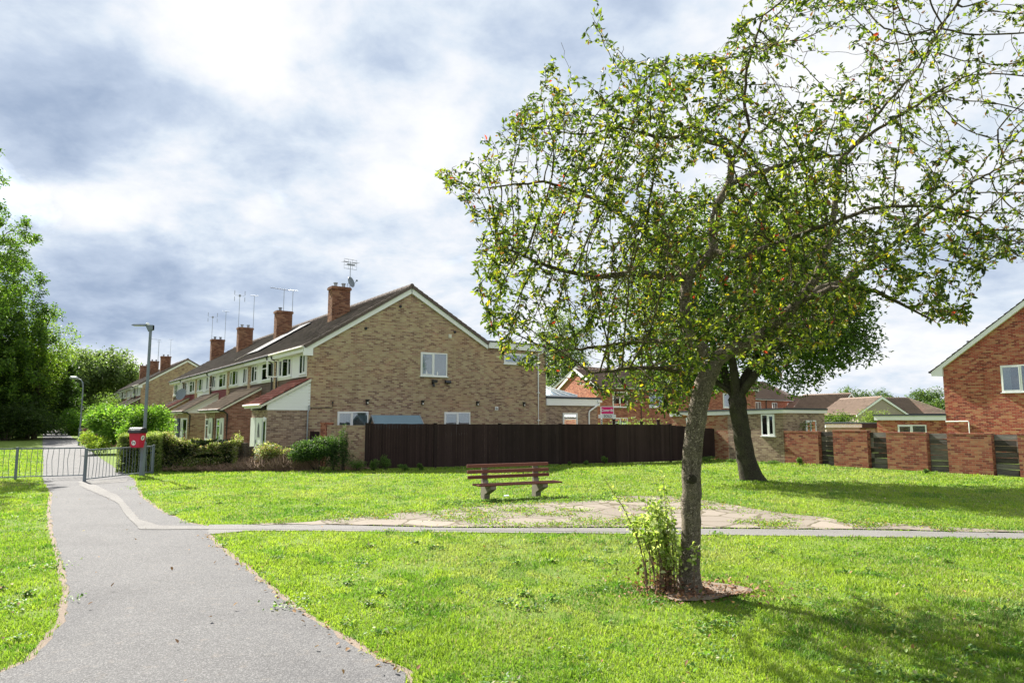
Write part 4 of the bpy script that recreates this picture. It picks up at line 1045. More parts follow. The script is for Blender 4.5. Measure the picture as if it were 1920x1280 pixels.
# bungalow-like roof, gable at its right end
o4 = V(1480, 772, 108)
hC = bg_house((o4.x, o4.y, 0), H(93), 9.5, 8.0, 3.1, 5.75, M['brick_orange'], M['tile_brown'], 'brown roofed orange brick house left of the beige gabled house', wins=[(FY(0), 2, 3.4, 1, 2.3, (1, 1), 'sides')])
# its orange gable faces right-front: cross gable
og = V(1573, 774, 99)
hG = bg_house((og.x+4.9, og.y+2.6, 0), H(-28), 8.0, 5.6, 3.2, 5.8, M['brick_orange'], M['tile_brown'], 'small orange gable peeping out left of the beige gabled house')
o5 = V(1602, 778, 84)
hD = bg_house((o5.x+6.0, o5.y-.6, 0), H(-4), 9.0, 6.0, 2.6, 4.75, M['render_beige'], M['tile_brown'], 'beige pebbledashed house gable with white edges over the low garages', wins=[])
# ridge of D runs to the right behind: second volume with hipped end
hE = bg_house((o5.x+4.2, o5.y+2.2, 0), H(92), 8.6, 6.5, 2.75, 4.78, M['brick_orange'], M['tile_brown'], 'brown hipped roof running right from the beige gable', hip=True)
window(hD, lambda hh, o, z: (-o, hh, z), 3.6, 5.0, .6, 1.9, (1, 1), (), 'sides')
# low flat garages
gg0 = V(1545, 800, 44)
ga_ = empty('garage_block', (gg0.x, gg0.y, 0), math.radians(3), 'low flat roofed garages with white and black fascia behind the garden wall', 'garage')
b = MB(); b.box(.2, 2.4, .1, 4.8, 0, 1.45); b.box(2.4, 3.9, .6, 4.8, 0, 1.45); b.build('wall', M['render_beige'], ga_)
MB().box(.1, 2.5, 0, 5, 1.45, 1.68).build('fascia', M['white'], ga_); MB().box(2.5, 4.1, .02, 5, 1.42, 1.68).build('dark_fascia', M['black'], ga_); MB().box(.05, 4.15, -.05, 5.05, 1.68, 1.76).build('roof_felt', M['felt'], ga_)
MB().box(3.1, 3.7, .55, .6, 1.15, 1.4).build('pane', M['curtain'], ga_)
# scrappy fence seen over the dark fence
q0 = V(1150, 797, 41)
bf = empty('garden_fence', (q0.x, q0.y, 0), 0, 'reddish brown garden fence with posts beyond the dark fence', 'fence')
b = MB(); b.box(2.7, 6.2, 0, .05, .2, 1.70); b.build('panel', M['shed_wood'], bf)
b = MB(); b.box(0.6, 2.6, .1, .15, 0, 1.62); b.build('panel', M['fence_wood'], bf)
for x, z in ((-.05, 1.95), (1.6, 1.8), (2.6, 1.9)): MB().box(x, x+.16, -.06, .08, 0, z).box(x-.03, x+.19, -.09, .11, z, z+.05).build('fence_post', M['fence_wood'], bf)

# ------------------------------------------------------------ bench
bl, br = G(912, 938), G(1008, 932.5)
bd = (br-bl).normalized(); ang = math.atan2(bd.y, bd.x)
bc = (bl+br)/2
be = empty('park_bench', (bc.x, bc.y, 0), ang, 'weathered park bench with dark red slats on two concrete supports', 'bench')
LB = 2.28; hs = (br-bl).length/2
# seen from the back-left: the seat projects towards +x/-y.. seat faces camera-right
for i, (z, y) in enumerate(((.53, .05), (.66, .075), (.80, .10))):
    MB().box(-LB/2-.06, LB/2-.06, y-.02, y+.025, z, z+.082).build('back_slat', M['bench_wood'], be, bevel=.006)
for i, y in enumerate((-.06, -.17, -.28, -.39)):
    MB().box(-LB/2+.03, LB/2+.06, y-.045, y+.045, .385, .425).build('seat_slat', M['bench_wood'], be, bevel=.006)
for x in (-hs, hs):
    b = MB(); w = .075
    b.prism([(x-w, .04, -.05), (x-w, .20, -.05), (x-w, .16, .50), (x-w, .155, .86), (x-w, .125, .86), (x-w, .08, .50), (x-w, .01, .385), (x-w, -.42, .385), (x-w, -.42, .30), (x-w, -.05, .15), (x-w, -.04, -.05)], (2*w, 0, 0))
    b.build('concrete_support', M['concrete'], be, bevel=.008)

# ------------------------------------------------------------ railings
def railing(a, b, posts, label, hgt=1.03, bent=.02, seed=1, endposts=True):
    d = b-a; L = d.length; o = empty('barrier_railing', a, math.atan2(d.y, d.x), label, 'railing', 'grey metal railings staggered across the path'); rr = random.Random(seed)
    MB().box(0, L, -.012, .012, hgt-.045, hgt).build('top_rail', M['grey_metal'], o); MB().box(0, L, -.012, .012, .07, .105).build('bottom_rail', M['grey_metal'], o)
    for p in posts: MB().box(p-.035, p+.035, -.035, .035, -.1, hgt+.02).box(p-.039, p+.039, -.039, .039, hgt+.02, hgt+.03).build('post', M['grey_metal'], o)
    n = int(L/.148)
    for i in range(1, n):
        x = i*L/n
        if any(abs(x-p) < .05 for p in posts): continue
        k1, k2 = max(-.05, min(.05, rr.gauss(0, bent))), max(-.05, min(.05, rr.gauss(0, bent)))
        MB().tube([(x, 0, .1), (x+k1*.6, k2, .4), (x+k1, k2*1.5, .6), (x, 0, hgt-.04)], .0085, 6, cap=False).build('bar', M['grey_metal'], o, smooth=True)
    return o
ra = G(-60, 901); rb = G(157, 895)
dL = (rb-ra).length
railing(ra, rb, (dL*.395,), 'longer grey railing at the left, with several bent bars', bent=.03, seed=2)
ra2, rb2 = G(158, 903), G(285, 888.5)
railing(ra2, rb2, (.0, (rb2-ra2).length), 'shorter grey railing right of the gap, ending behind the lamp post', bent=.01, seed=5)

# ------------------------------------------------------------ lamp posts, bin
lp = G(266, 891.5)
la = empty('street_lamp', lp, 0, 'tall grey lamp post with flat lantern beside the red litter bin', 'street lamp', 'street lamps')
MB().tube([(0, 0, -.1), (0, 0, 1.15), (0, 0, 1.2), (0, 0, 5.25)], [.095, .095, .058, .048], 14).build('post', M['lamp_grey'], la, smooth=False)
b = MB(); b.box(-.05, .10, -.06, .06, 5.2, 5.36); b.prism([(-.18, -.05, 5.38), (.10, -.05, 5.38), (.10, -.05, 5.2), (-.06, -.05, 5.14)], (0, .1, 0)); b.build('bracket', M['lamp_grey'], la)
b = MB(); b.prism([(-.66, -.11, 5.36), (-.15, -.13, 5.36), (-.10, -.09, 5.41), (-.62, -.07, 5.41)], (0, .24, 0)); lt = b.build('lantern', M['lamp_grey'], la)
MB().box(-.6, -.25, -.08, .08, 5.35, 5.36).build('lens', M['cream'], lt)
b = MB(); b.tube([(-.12, 0, 5.38), (-.12, 0, 5.43), (-.12, 0, 5.47)], [.07, .065, .03], 10); b.build('photocell', M['white'], la)
MB().box(-.05, .05, -.108, -.10, .55, .95).build('access_door', M['grey_metal'], la)
bn = empty('litter_bin', lp+Vector((-.06, -.33, 1.0)), math.radians(-10), 'red dog waste bin with black lid strapped to the lamp post', 'bin')
b = MB(); 
def frustum(m, w0, d0, w1, d1, z0, z1):
    i = len(m.v); m.v += [(-w0, -d0, z0), (w0, -d0, z0), (w0, d0, z0), (-w0, d0, z0), (-w1, -d1, z1), (w1, -d1, z1), (w1, d1, z1), (-w1, d1, z1)]
    for q in ((0, 3, 2, 1), (4, 5, 6, 7), (0, 1, 5, 4), (1, 2, 6, 5), (2, 3, 7, 6), (3, 0, 4, 7)): m.f.append(tuple(i+k for k in q))
frustum(b, .17, .13, .225, .17, .0, .52); bo = b.build('body', M['bin_red'], bn, bevel=.02)
b = MB(); b.prism([(-.25, -.22, .50), (-.25, .19, .50), (-.25, .19, .60), (-.25, .05, .70), (-.25, -.10, .69), (-.25, -.20, .60)], (.50, 0, 0)); b.build('lid', M['black'], bn, bevel=.02)
MB().box(-.1, .02, -.207, -.195, .60, .64).build('lid_label', M['white'], bn)
def disc(m, c, n_, rad, t=.004, seg=20):
    c, n_ = Vector(c), Vector(n_).normalized(); m.tube([c, c+n_*t], rad, seg); return m
stm = MB(); disc(stm, (-.02, -.149, .17), (0, -1, -.08), .085); s1 = stm.build('sticker', M['white'], bn)
mk = MB(); mk.tube([(-.06, -.158, .14), (-.03, -.158, .19), (.02, -.158, .19), (.03, -.158, .14)], .012, 5); mk.tube([(-.05, -.158, .20), (-.07, -.158, .22)], .012, 5); mk.build('dog_symbol', M['hung'], s1)
stm = MB(); disc(stm, (.208, .0, .34), (1, 0, -.1), .085); s2 = stm.build('sticker', M['white'], bn)
mk = MB(); mk.tube([(.216, -.03, .30), (.217, .0, .37), (.218, .04, .34)], .014, 5); mk.build('dog_symbol', M['ink'], s2)
l2 = V(152, 780, 52)
lb = empty('street_lamp', (l2.x, l2.y, 0), 0, 'smaller distant lamp post with a curved arm over the far path', 'street lamp', 'street lamps')
MB().tube([(0, 0, 0), (0, 0, 1.2), (0, 0, 1.25), (0, 0, 4.4), (-.06, 0, 4.75), (-.2, 0, 4.95), (-.45, 0, 5.05)], [.09, .09, .055, .05, .045, .04, .035], 8).build('post', M['lamp_grey'], lb)
b = MB(); b.tube([(-.42, 0, 5.06), (-.55, 0, 5.09), (-.95, 0, 5.12), (-1.08, 0, 5.1)], [.05, .12, .13, .04], 10); b.build('lantern', M['alu'], lb)

# ------------------------------------------------------------ hedges, bushes
def soft_points(n, sampler, r): return sampler(n, r)
def hedge(name, label, cat, a, b, depth, h, n, size, cols, wts, rough=.08, seed=1, group=None, z0=0.05, core=(.015, .02, .008), sag=None, twigs=0):
    """clipped hedge between ground points a-b, body behind the line"""
    a, b = Vector(a), Vector(b); d = b-a; L = d.length; o = empty(name, a, math.atan2(d.y, d.x), label, cat, group); r = np.random.default_rng(seed)
    # surface-biased points
    t = r.random(n)*L; side = r.random(n)
    y = np.where(side < .45, np.abs(r.normal(0, .07, n)), np.where(side < .55, depth-np.abs(r.normal(0, .07, n)), r.random(n)*depth))
    z = np.where((side >= .55) & (side < .9), h-np.abs(r.normal(0, .06, n)), r.random(n)*h)
    bump = (vnoise(t, y+z, .45, seed)-.5)*rough*2.4+(vnoise(t*1.0, y+z*.8, .16, seed+1)-.5)*rough
    hh = h*(1+(0 if sag is None else 1)*((vnoise(t, y*0, 1.3, seed+2)-.5)*(sag or 0)))/h
    z = z*hh+bump*(z > h*.5); y = y-bump
    ends = r.random(n); t = np.where(ends < .08, np.abs(r.normal(0, .08, n)), np.where(ends > .92, L-np.abs(r.normal(0, .08, n)), t))
    P = np.stack([t, y, np.clip(z, z0, None)], 1)
    link_mesh('foliage', leaf_mesh('foliage', P, size, palette(n, cols, wts, r), r=r), M['leaf'], o)
    k = int(140*L)
    tm = MB(); rr = random.Random(seed)
    for i in range(max(10, int(L*9))):
        x = rr.random()*L; yy = rr.random()*depth; top = h*.85
        tm.tube([(x, yy, -.05), (x+rr.gauss(0, .08), yy+rr.gauss(0, .05), top*.5), (x+rr.gauss(0, .15), yy+rr.gauss(0, .08), top)], [.018, .012, .005], 4, cap=False)
    tm.build('stems', M['bark_dark'], o)
    # dense inner foliage mass, its inner shade painted into near-black leaf colours
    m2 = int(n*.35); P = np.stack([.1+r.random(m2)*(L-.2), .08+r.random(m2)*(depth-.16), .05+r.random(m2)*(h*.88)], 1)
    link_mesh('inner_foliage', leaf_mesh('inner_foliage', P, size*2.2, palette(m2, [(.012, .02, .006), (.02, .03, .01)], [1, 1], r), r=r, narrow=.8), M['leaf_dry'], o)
    return o
def bush(name, label, cat, c, rx, ry, h, n, size, cols, wts, seed=1, lumps=9, group=None, stems=8, z_low=0.0, m='leaf', droop=0.0, up=.3, dirs=False, squash=.5):
    r = np.random.default_rng(seed); o = empty(name, (c[0], c[1], 0), 0, label, cat, group)
    # lumpy body from overlapping clumps
    cen = []; 
    for i in range(lumps):
        a = r.random()*2*np.pi; q = np.sqrt(r.random())*.68
        zc_ = z_low+(h-z_low)*(.28+.55*r.random()*(1-q*.5)); cen.append((math.cos(a)*q*rx, math.sin(a)*q*ry, zc_, (.30+.25*r.random())))
    cen = np.array(cen); k = r.integers(0, lumps, n); g3 = r.normal(size=(n, 3)); g3 /= np.linalg.norm(g3, axis=1, keepdims=True)
    rad = (r.random(n)**.45)[:, None]*cen[k, 3][:, None]*np.array([rx, ry, h*squash]); P = cen[k, :3]+g3*rad*1.15
    spike = r.random(n) < .06; P[spike] += g3[spike]*rad[spike]*.35
    P[:, 2] = np.abs(P[:, 2]-.03)+.03; P[:, 2] = np.clip(P[:, 2], .03, h*1.04)
    tint = (.82+.36*r.random(lumps))[k][:, None]
    link_mesh('foliage', leaf_mesh('foliage', P, size, np.clip(palette(n, cols, wts, r)*tint, 0, 1), r=r, droop=droop, up=up, dirs=(g3 if dirs else None)), M[m], o)
    tm = MB(); 
    for i in range(stems):
        q = cen[i % lumps]; tm.tube([(q[0]*.15, q[1]*.15, -.05), (q[0]*.5, q[1]*.5, q[2]*.5), (q[0], q[1], q[2])], [max(.012, h*.012), max(.009, h*.008), .005], 5, cap=False)
    tm.build('stems', M['bark_dark'], o); return o
VAR = [(.09, .13, .03), (.16, .21, .05), (.42, .40, .30), (.26, .15, .12), (.20, .24, .06)]
hedge('clipped_hedge', 'neatly clipped pale green hedge just behind the lamp post', 'hedge', G(216, 886), G(300, 885), 1.6, 1.42, 15000, .055, [(.15, .22, .05), (.24, .30, .09), (.09, .14, .03), (.34, .36, .18)], [4, 4, 3, 3], seed=11)
hedge('variegated_hedge', 'straggly variegated hedge with reddish dry lower stems beside the clipped hedge', 'hedge', G(283, 884), G(443, 882), 1.1, 1.22, 20000, .06, VAR, [4, 4, 3, 2, 3], rough=.16, seed=12, sag=.5)
def dry_brush(label, c, rx, ry, h, n, seed, cols=[(.30, .19, .13), (.42, .28, .19), (.18, .12, .08)]):
    r = random.Random(seed); o = empty('dry_brushwood', c, 0, label, 'brushwood'); m = MB()
    for i in range(n):
        a = r.random()*6.28; q = math.sqrt(r.random()); x, y = math.cos(a)*q*rx, math.sin(a)*q*ry; hh = h*(1-q*.5)*(.4+.6*r.random())
        l_ = .25+.4*r.random(); b_ = r.random()*6.28
        m.tube([(x, y, 0.0), (x+math.cos(b_)*l_*.5, y+math.sin(b_)*l_*.5, hh), (x+math.cos(b_)*l_*1.2, y+math.sin(b_)*l_*1.2, hh*.55)], [.008, .006, .003], 3, cap=False)
    m.build('twigs', M['bark_drytwig'], o); rn = np.random.default_rng(seed); k = n*3
    g_ = rn.normal(size=(k, 3))*np.array([rx*.45, ry*.45, h*.3]); g_[:, 2] = np.abs(g_[:, 2])+.02
    link_mesh('dead_leaves', leaf_mesh('dead_leaves', g_, .06, palette(k, cols, [1]*len(cols), rn), r=rn), M['leaf_dry'], o); return o
M['bark_drytwig'] = simple('dry_twig', (.34, .23, .16), .9, .5, 8)
for (x, y, rx, h, n, lab) in ((330, 886, 1.3, .38, 260, 'tangle of brown twigs under the left part of the variegated hedge'), (400, 886, 1.2, .42, 260, 'brown dead twigs heaped left of the tree stump'), (490, 885, 1.3, .72, 650, 'pale orange-brown dead brush right of the tree stump'), (548, 885, 1.1, 1.0, 650, 'tall tangle of bare grey-brown twigs beside the ivy bush'), (655, 885, .5, .4, 160, 'low brown twigs between ivy bush and fence')):
    dry_brush(lab, G(x, y-4), rx, .45, h, n, int(x))
# stump
st = G(456, 880)
ts = empty('tree_stump', st, 0, 'dead split tree stump with dark ridged bark beside the hedge', 'stump')
m = MB()
for i, (x, y, h_, rr_) in enumerate(((-.27, 0, .92, .13), (0, .05, 1.05, .16), (.25, 0, .90, .14), (.1, -.1, .85, .1))):
    m.tube([(x*1.1, y, -.1), (x*1.0, y, .3), (x+.03, y, .7), (x, y, h_), (x, y, h_+.01)], [rr_*1.3, rr_, rr_*.95, rr_*.9, rr_*.5], 9)
m.build('trunk', mat('stump_bark', barkfn((.12, .10, .08), (.34, .28, .22), (.2, .17, .12), .6)), ts)
IVY = [(.02, .05, .015), (.04, .085, .02), (.07, .13, .03), (.11, .17, .06)]
bush('ivy_bush', 'round dark ivy covered bush in front of the buff brick wall', 'bush', G(597, 882), 1.35, .8, 1.4, 17000, .065, IVY, [4, 4, 3, 1], seed=21, lumps=12)
bush('laurel_bush', 'pale leaved straggly bush right of the dead brush, below the white front door', 'bush', G(520, 881), .85, .55, 1.2, 6500, .075, VAR, [2, 3, 3, 2, 3], seed=22, lumps=7)
bush('upright_shrub', 'slim upright dark shrub rising against the buff brick wall', 'shrub', G(621, 884)+Vector((0, .3, 0)), .16, .16, 1.62, 1100, .05, IVY, [2, 3, 2, 1], seed=23, lumps=6, squash=.9)
bush('upright_shrub', 'taller slim twin-stemmed shrub nearest the dark fence end', 'shrub', G(639, 884)+Vector((0, .3, 0)), .22, .2, 1.72, 1700, .05, IVY, [2, 3, 2, 1], seed=24, lumps=7, squash=.9)
WEED = [(.05, .10, .025), (.08, .15, .03), (.12, .19, .05)]
for i, (x, y, rx, h, lab) in enumerate(((672, 883, .42, .62, 'broad leafy weed clump at the left end of the dark fence'), (700, 883, .30, .55, 'leafy weed clump second from the fence end'), (724, 882, .26, .72, 'tallest weed clump against the left of the fence'), (757, 883, .28, .32, 'low round weed clump standing alone at the fence foot'),
        (788, 882, .10, .3, 'small thin weed at the fence foot left of the bench'), (1133, 871, .18, .42, 'upright green weed at the fence foot below the sold board'), (1100, 873, .14, .26, 'small weed left of the upright weed under the sold board'), (1068, 873, .08, .2, 'tiny weed right of the bench against the fence'), (1330, 866, .5, .30, 'grassy grey-green clump at the far right fence corner'), (1380, 867, .45, .25, 'low grassy clump beside the brick outbuilding foot'),
        (1450, 870, .6, .2, 'scrubby low weeds at the corner of outbuilding and garden wall'), (1500, 873, .15, .42, 'small upright weed at the foot of the first garden wall bay'), (1736, 888, .12, .2, 'small weed at the foot of the third timber infill'))):
    bush('weed', lab, 'weed', G(x, y), rx, rx*.7, h, int(350+2500*rx*h), .05, WEED, [1, 2, 1], seed=30+i, lumps=5, stems=5, group='weeds along fence and wall')
iv = bush('ivy_mound', 'bright green ivy growing over the corner of the garden wall by the outbuilding', 'ivy', G(1503, 868)+U*.8+VV*1.2, 1.3, .8, 2.05, 7000, .08, [(.05, .10, .02), (.09, .16, .03), (.14, .22, .04)], [1, 2, 1], seed=44, z_low=1.3, lumps=8)
c_ = V(1195, 792, 47); bush('distant_hedge', 'pale green hedge top seen over the dark fence right of the sold board', 'hedge', (c_.x, c_.y), 4.2, .8, 2.05, 6000, .12, [(.12, .17, .05), (.18, .24, .08)], [1, 1], seed=45, lumps=16)
c_ = V(1570, 790, 60); bush('round_shrub', 'round green shrub behind the low garages', 'shrub', (c_.x, c_.y), 2.0, 1.4, 3.0, 4000, .16, GREENS, [2, 3, 2, 1], seed=46)
c_ = V(1648, 800, 70); bush('pale_shrub', 'pale yellow-green shrub in front of the beige gable', 'shrub', (c_.x, c_.y), 1.8, 1.4, 3.3, 3500, .15, [(.14, .20, .05), (.2, .26, .08)], [1, 1], seed=47)
# shrubs left of the houses
LAU = [(.05, .11, .02), (.09, .18, .03), (.15, .27, .04), (.22, .33, .07)]
bush('laurel_shrub', 'big glossy laurel shrub left of the lamp post over the clipped hedge', 'shrub', G(205, 852)+Vector((0, 1.5, 0)), 2.6, 1.6, 3.0, 11000, .17, LAU, [2, 4, 4, 2], seed=51, dirs=True)
bush('laurel_shrub', 'bright green leafy shrub behind the lamp post and bin', 'shrub', G(281, 858), 1.5, 1.2, 2.85, 8000, .13, LAU, [2, 4, 4, 1], seed=52, dirs=True)
bush('leafy_shrub', 'light green upright shrub by the brick pillars along the far path', 'shrub', G(158, 822), 2.6, 2.0, 4.2, 9000, .2, LAU, [2, 4, 4, 1], seed=53)
bush('leafy_shrub', 'soft grey-green bushy shrub under the curved lamp', 'shrub', G(190, 812), 5.0, 3.0, 6.0, 9000, .25, [(.08, .13, .03), (.12, .19, .05), (.16, .22, .07)], [1, 2, 1], seed=54)
bush('low_shrub', 'yellow-green low growth right of the path before the railing', 'shrub', G(178, 853), .8, 1.0, 1.5, 3200, .10, [(.12, .2, .03), (.2, .28, .04), (.28, .33, .05)], [1, 2, 1], seed=55)
hedge('box_hedge', 'dark square clipped hedge on the right of the far path', 'hedge', G(127, 816), G(141, 816), 2.0, 2.55, 9000, .13, [(.02, .04, .012), (.035, .06, .015)], [1, 1], seed=56, rough=.05)
hedge('box_hedge', 'second dark clipped hedge just beyond the square one', 'hedge', G(124, 809), G(142, 809), 2.0, 2.9, 7000, .16, [(.02, .04, .012), (.035, .06, .015)], [1, 1], seed=57, rough=.05)
bp = G(164, 833)
for i, (x, y, lab) in enumerate(((159, 832, 'brick gate pillar nearest the path, left of the pair'), (171, 836, 'brick gate pillar on the right of the pair'))):
    c = G(x, y); e = empty('gate_pillar', c, RZ, lab, 'pillar', 'brick gate pillars'); MB().box(-.25, .25, -.25, .25, -.1, 1.15).build('shaft', M['brick_brown'], e); MB().box(-.3, .3, -.3, .3, 1.15, 1.25).build('cap', M['brick_brown'], e)
gw2 = G(173, 838); e = empty('low_wall', gw2, RZ, 'low brick front wall running from the gate pillars', 'wall'); MB().box(.1, 3.2, 0, .22, -.1, .9).build('face', M['brick_brown'], e); MB().box(.1, 3.2, -.02, .24, .9, .97).build('coping', M['concrete'], e)

# ------------------------------------------------------------ crab apple tree in the foreground
TB = G(1293, 1108); TY = TB.y
tr = empty('crab_apple_tree', TB, 0, 'nearest tree, sparse crab apple with leaning grey trunk and reddish fruit', 'tree')
def LM(pts):   # (px, py, depth offset, radius)
    return [(V(x, y, TY+o)-TB, rr) for (x, y, o, rr) in pts]
limbs = [
 (LM([(1293, 1120, 0, .135), (1293, 1090, 0, .122), (1296, 1000, 0, .115), (1296, 900, 0, .118), (1300, 830, 0, .116), (1308, 770, 0, .116), (1320, 720, 0, .118), (1337, 680, 0, .115)]), None),
 (LM([(1368, 655, -.05, .092), (1412, 640, -.12, .086), (1455, 608, -.2, .072), (1500, 565, -.3, .058), (1530, 520, -.4, .047), (1556, 450, -.45, .04), (1570, 360, -.4, .033), (1575, 300, -.35, .028), (1610, 265, -.3, .023), (1690, 215, -.3, .017), (1770, 165, -.3, .015)]), 'A'),
 (LM([(1318, 655, .1, .08), (1294, 638, .15, .076), (1284, 600, .2, .072), (1284, 550, .25, .07), (1290, 520, .3, .075)]), 'A'),
 (LM([(1322, 490, .25, .068), (1338, 470, .2, .066), (1337, 430, .15, .06), (1345, 385, .1, .055), (1368, 345, .1, .048), (1372, 300, .1, .04), (1352, 272, .1, .036), (1300, 257, .1, .03), (1235, 258, .0, .022), (1170, 240, -.1, .014)]), 'B'),
 (LM([(1262, 523, .2, .05), (1225, 514, 0, .045), (1180, 512, -.2, .038), (1110, 520, -.4, .03), (1030, 500, -.5, .02), (960, 470, -.5, .012)]), 'B'),
 (LM([(1270, 500, .6, .045), (1235, 455, .9, .04), (1190, 420, 1.1, .034), (1110, 370, 1.3, .026), (1020, 340, 1.4, .018), (930, 350, 1.4, .01)]), 'B'),
 (LM([(1400, 330, .5, .03), (1440, 318, .8, .03), (1500, 300, 1.0, .025), (1580, 290, 1.1, .018)]), (4, 'C')),
 (LM([(1405, 240, -.3, .022), (1395, 190, -.4, .018), (1400, 130, -.5, .014), (1430, 30, -.6, .01)]), (5, 'C')),
 (LM([(1395, 480, -.5, .032), (1460, 455, -.8, .027), (1540, 425, -1.0, .022), (1640, 390, -1.1, .018), (1740, 385, -1.2, .014), (1830, 410, -1.2, .010), (1910, 480, -1.5, .008)]), (1, 'C')),
 (LM([(1530, 545, .2, .05), (1600, 520, .5, .034), (1660, 470, .8, .026), (1740, 400, 1.0, .02), (1810, 350, 1.1, .014), (1900, 300, 1.2, .012)]), (3, 'A2')),
 (LM([(1560, 540, -.6, .035), (1640, 545, -.8, .026), (1700, 575, -.9, .016), (1750, 600, -1.0, .008)]), (3, 'A2')),
 (LM([(1260, 640, .5, .035), (1200, 640, .9, .03), (1120, 650, 1.2, .022), (1040, 660, 1.3, .014)]), (1, 'B1')),
 (LM([(1290, 700, -.4, .03), (1240, 690, -.8, .026), (1180, 690, -1.0, .018), (1110, 700, -1.1, .01)]), 'A'),
 (LM([(1480, 610, .6, .035), (1520, 600, 1.1, .028), (1560, 600, 1.4, .018)]), (2, 'A2')),
 (LM([(1640, 220, -.2, .016), (1720, 130, .0, .012), (1770, 40, .2, .008)]), (8, 'A2')),
]
node_at = {}
def resolve(limbs):
    out = []; L = [l for l, a in limbs]
    for (l, a) in limbs:
        if a is None: out.append((l, None)); continue
        if a == 'A': p = L[0][-1][0]
        elif a == 'B': p = L[2][-1][0]
        elif a[1] == 'C': p = L[3][a[0]][0]
        elif a[1] == 'A2': p = L[1][a[0]][0]
        elif a[1] == 'B1': p = L[2][a[0]][0]
        out.append((l, tuple(p)))
    return out
class PP:                                            # polygon in direction space of the crown outline seen from the path
    def __init__(s, x, y): s.x, s.y = x, y
crown = [PP(*p) for p in [(808, 328), (870, 290), (940, 228), (1000, 170), (1035, 90), (1105, 25), (1128, -20), (1150, 60), (1200, 120), (1250, 100), (1330, 95), (1385, 20), (1410, -90), (1560, -130), (1800, -150), (2050, -60), (2120, 180), (2100, 470), (1960, 500), (1850, 490), (1815, 620), (1740, 600), (1690, 560), (1600, 590), (1560, 650), (1500, 670), (1470, 700), (1420, 700), (1350, 650), (1270, 780), (1200, 770), (1140, 760), (1080, 720), (1010, 700), (940, 670), (900, 600), (885, 480), (905, 420), (850, 380)]]
rr_ = np.random.default_rng(21)
NA = 110000; ax = rr_.random(NA)*1330+800; ay = rr_.random(NA)*960-160
ok = inpoly(crown, ax, ay); ax, ay = ax[ok], ay[ok]
dens = .30+.22*(ax < 1250)+.95*np.exp(-(((ax-1330)/300)**2+((ay-500)/170)**2)); dens *= np.clip(vnoise(ax, ay, 110, 31)*1.5-.08, .10, 1.3)*(.45+.95*vnoise(ax, ay, 38, 33))
dens *= np.where((ax < 1190) & (ay < 170), .35, 1)
dens *= np.where((ax > 1480) & (ay < 420), .62, 1)
ok = rr_.random(len(ax)) < dens; ax, ay = ax[ok], ay[ok]
q = np.clip(1-((ax-1400)/680)**2-((ay-330)/560)**2, .03, 1); hd_ = 2.9*np.sqrt(q)
dz = (rr_.random(len(ax))*2-1)*hd_; dz = np.where(dz < 0, dz*.85, dz)
AT = np.array([V(float(x), float(y), float(TY+d_)) for x, y, d_ in zip(ax[:12500], ay[:12500], dz[:12500])])-np.array(TB)
nd, par, rad, N0 = colonise(resolve(limbs), AT, step=.075, infl=.8, kill=.10, iters=140, r=rr_, grav=.01)
R, ch = thicken(nd, par, rad, tip=.0026, ex=2.35)
v1, f1 = branch_mesh(nd, par, R, .030, False, n=12); v2, f2 = branch_mesh(nd, par, R, .030, True, n=5)
# bark furrows as real relief on the thick wood
def relief(v, nodes_, amp):
    a = np.sin(v[:, 2]*9+v[:, 0]*31)*.3+np.sin(v[:, 0]*97+v[:, 1]*53+v[:, 2]*4)*.5+np.sin(v[:, 2]*23+v[:, 1]*41)*.3
    return v+np.stack([a*amp*np.sign(v[:, 0]), a*amp, a*0], 1)
tk = link_mesh('trunk', np_mesh('trunk', relief(v1, nd, .004), f1, smooth=True), M['bark_crab'], tr)
kn = MB(); kc = V(1298, 898, TY-.13)-TB
kn.tube([kc+Vector((0, .06, 0)), kc+Vector((0, -.01, 0)), kc+Vector((0, -.03, 0)), kc+Vector((0, -.015, -.0))], [.06, .055, .035, .01], 10); kn.build('knot', M['bark_dark'], tk, smooth=True)
fl_ = MB(); fl_.tube([Vector((0, 0, -.1)), Vector((0, 0, .02)), Vector((0, 0, .12)), Vector((0, 0, .3))], [.20, .165, .14, .118], 14, cap=False); fl_.build('root_flare', M['bark_crab'], tr, smooth=True)
link_mesh('branches', np_mesh('branches', v2, f2, smooth=True), M['bark_twig'], tr)
thinidx = np.where((R < .0095) & (par >= 0))[0]
dirn = nd[thinidx]-nd[par[thinidx]]; dirn /= np.linalg.norm(dirn, axis=1, keepdims=True)+1e-9
vis = vnoise(nd[thinidx, 0]+10, nd[thinidx, 2]+nd[thinidx, 1]*.7+10, .55, 77); tipn = ch[thinidx] == 0
cnt = rr_.poisson(np.where(tipn, 5.0, 1.9)*np.clip(vis*3.2-.75, .04, 2.1)*np.where(nd[thinidx, 0] > 1.2, np.where(nd[thinidx, 2] > 3.6, .95, 1.15), 1.15))
ii = np.repeat(np.arange(len(thinidx)), cnt); P = nd[thinidx][ii]-dirn[ii]*.085*rr_.random((len(ii), 1))+rr_.normal(size=(len(ii), 3))*.018
clr = palette(len(ii), [(.05, .085, .018), (.105, .15, .022), (.22, .25, .03), (.028, .045, .015), (.45, .34, .03), (.40, .05, .035), (.16, .08, .035)], [6, 7, 5, 4, .5, .12, .9], rr_, .22)
link_mesh('leaves', leaf_mesh('leaves', P, .062, clr, r=rr_, droop=.35, dirs=dirn[ii]*.8, narrow=.44, up=.15), M['leaf'], tr)
print('crab nodes', len(nd), 'leaves', len(ii))
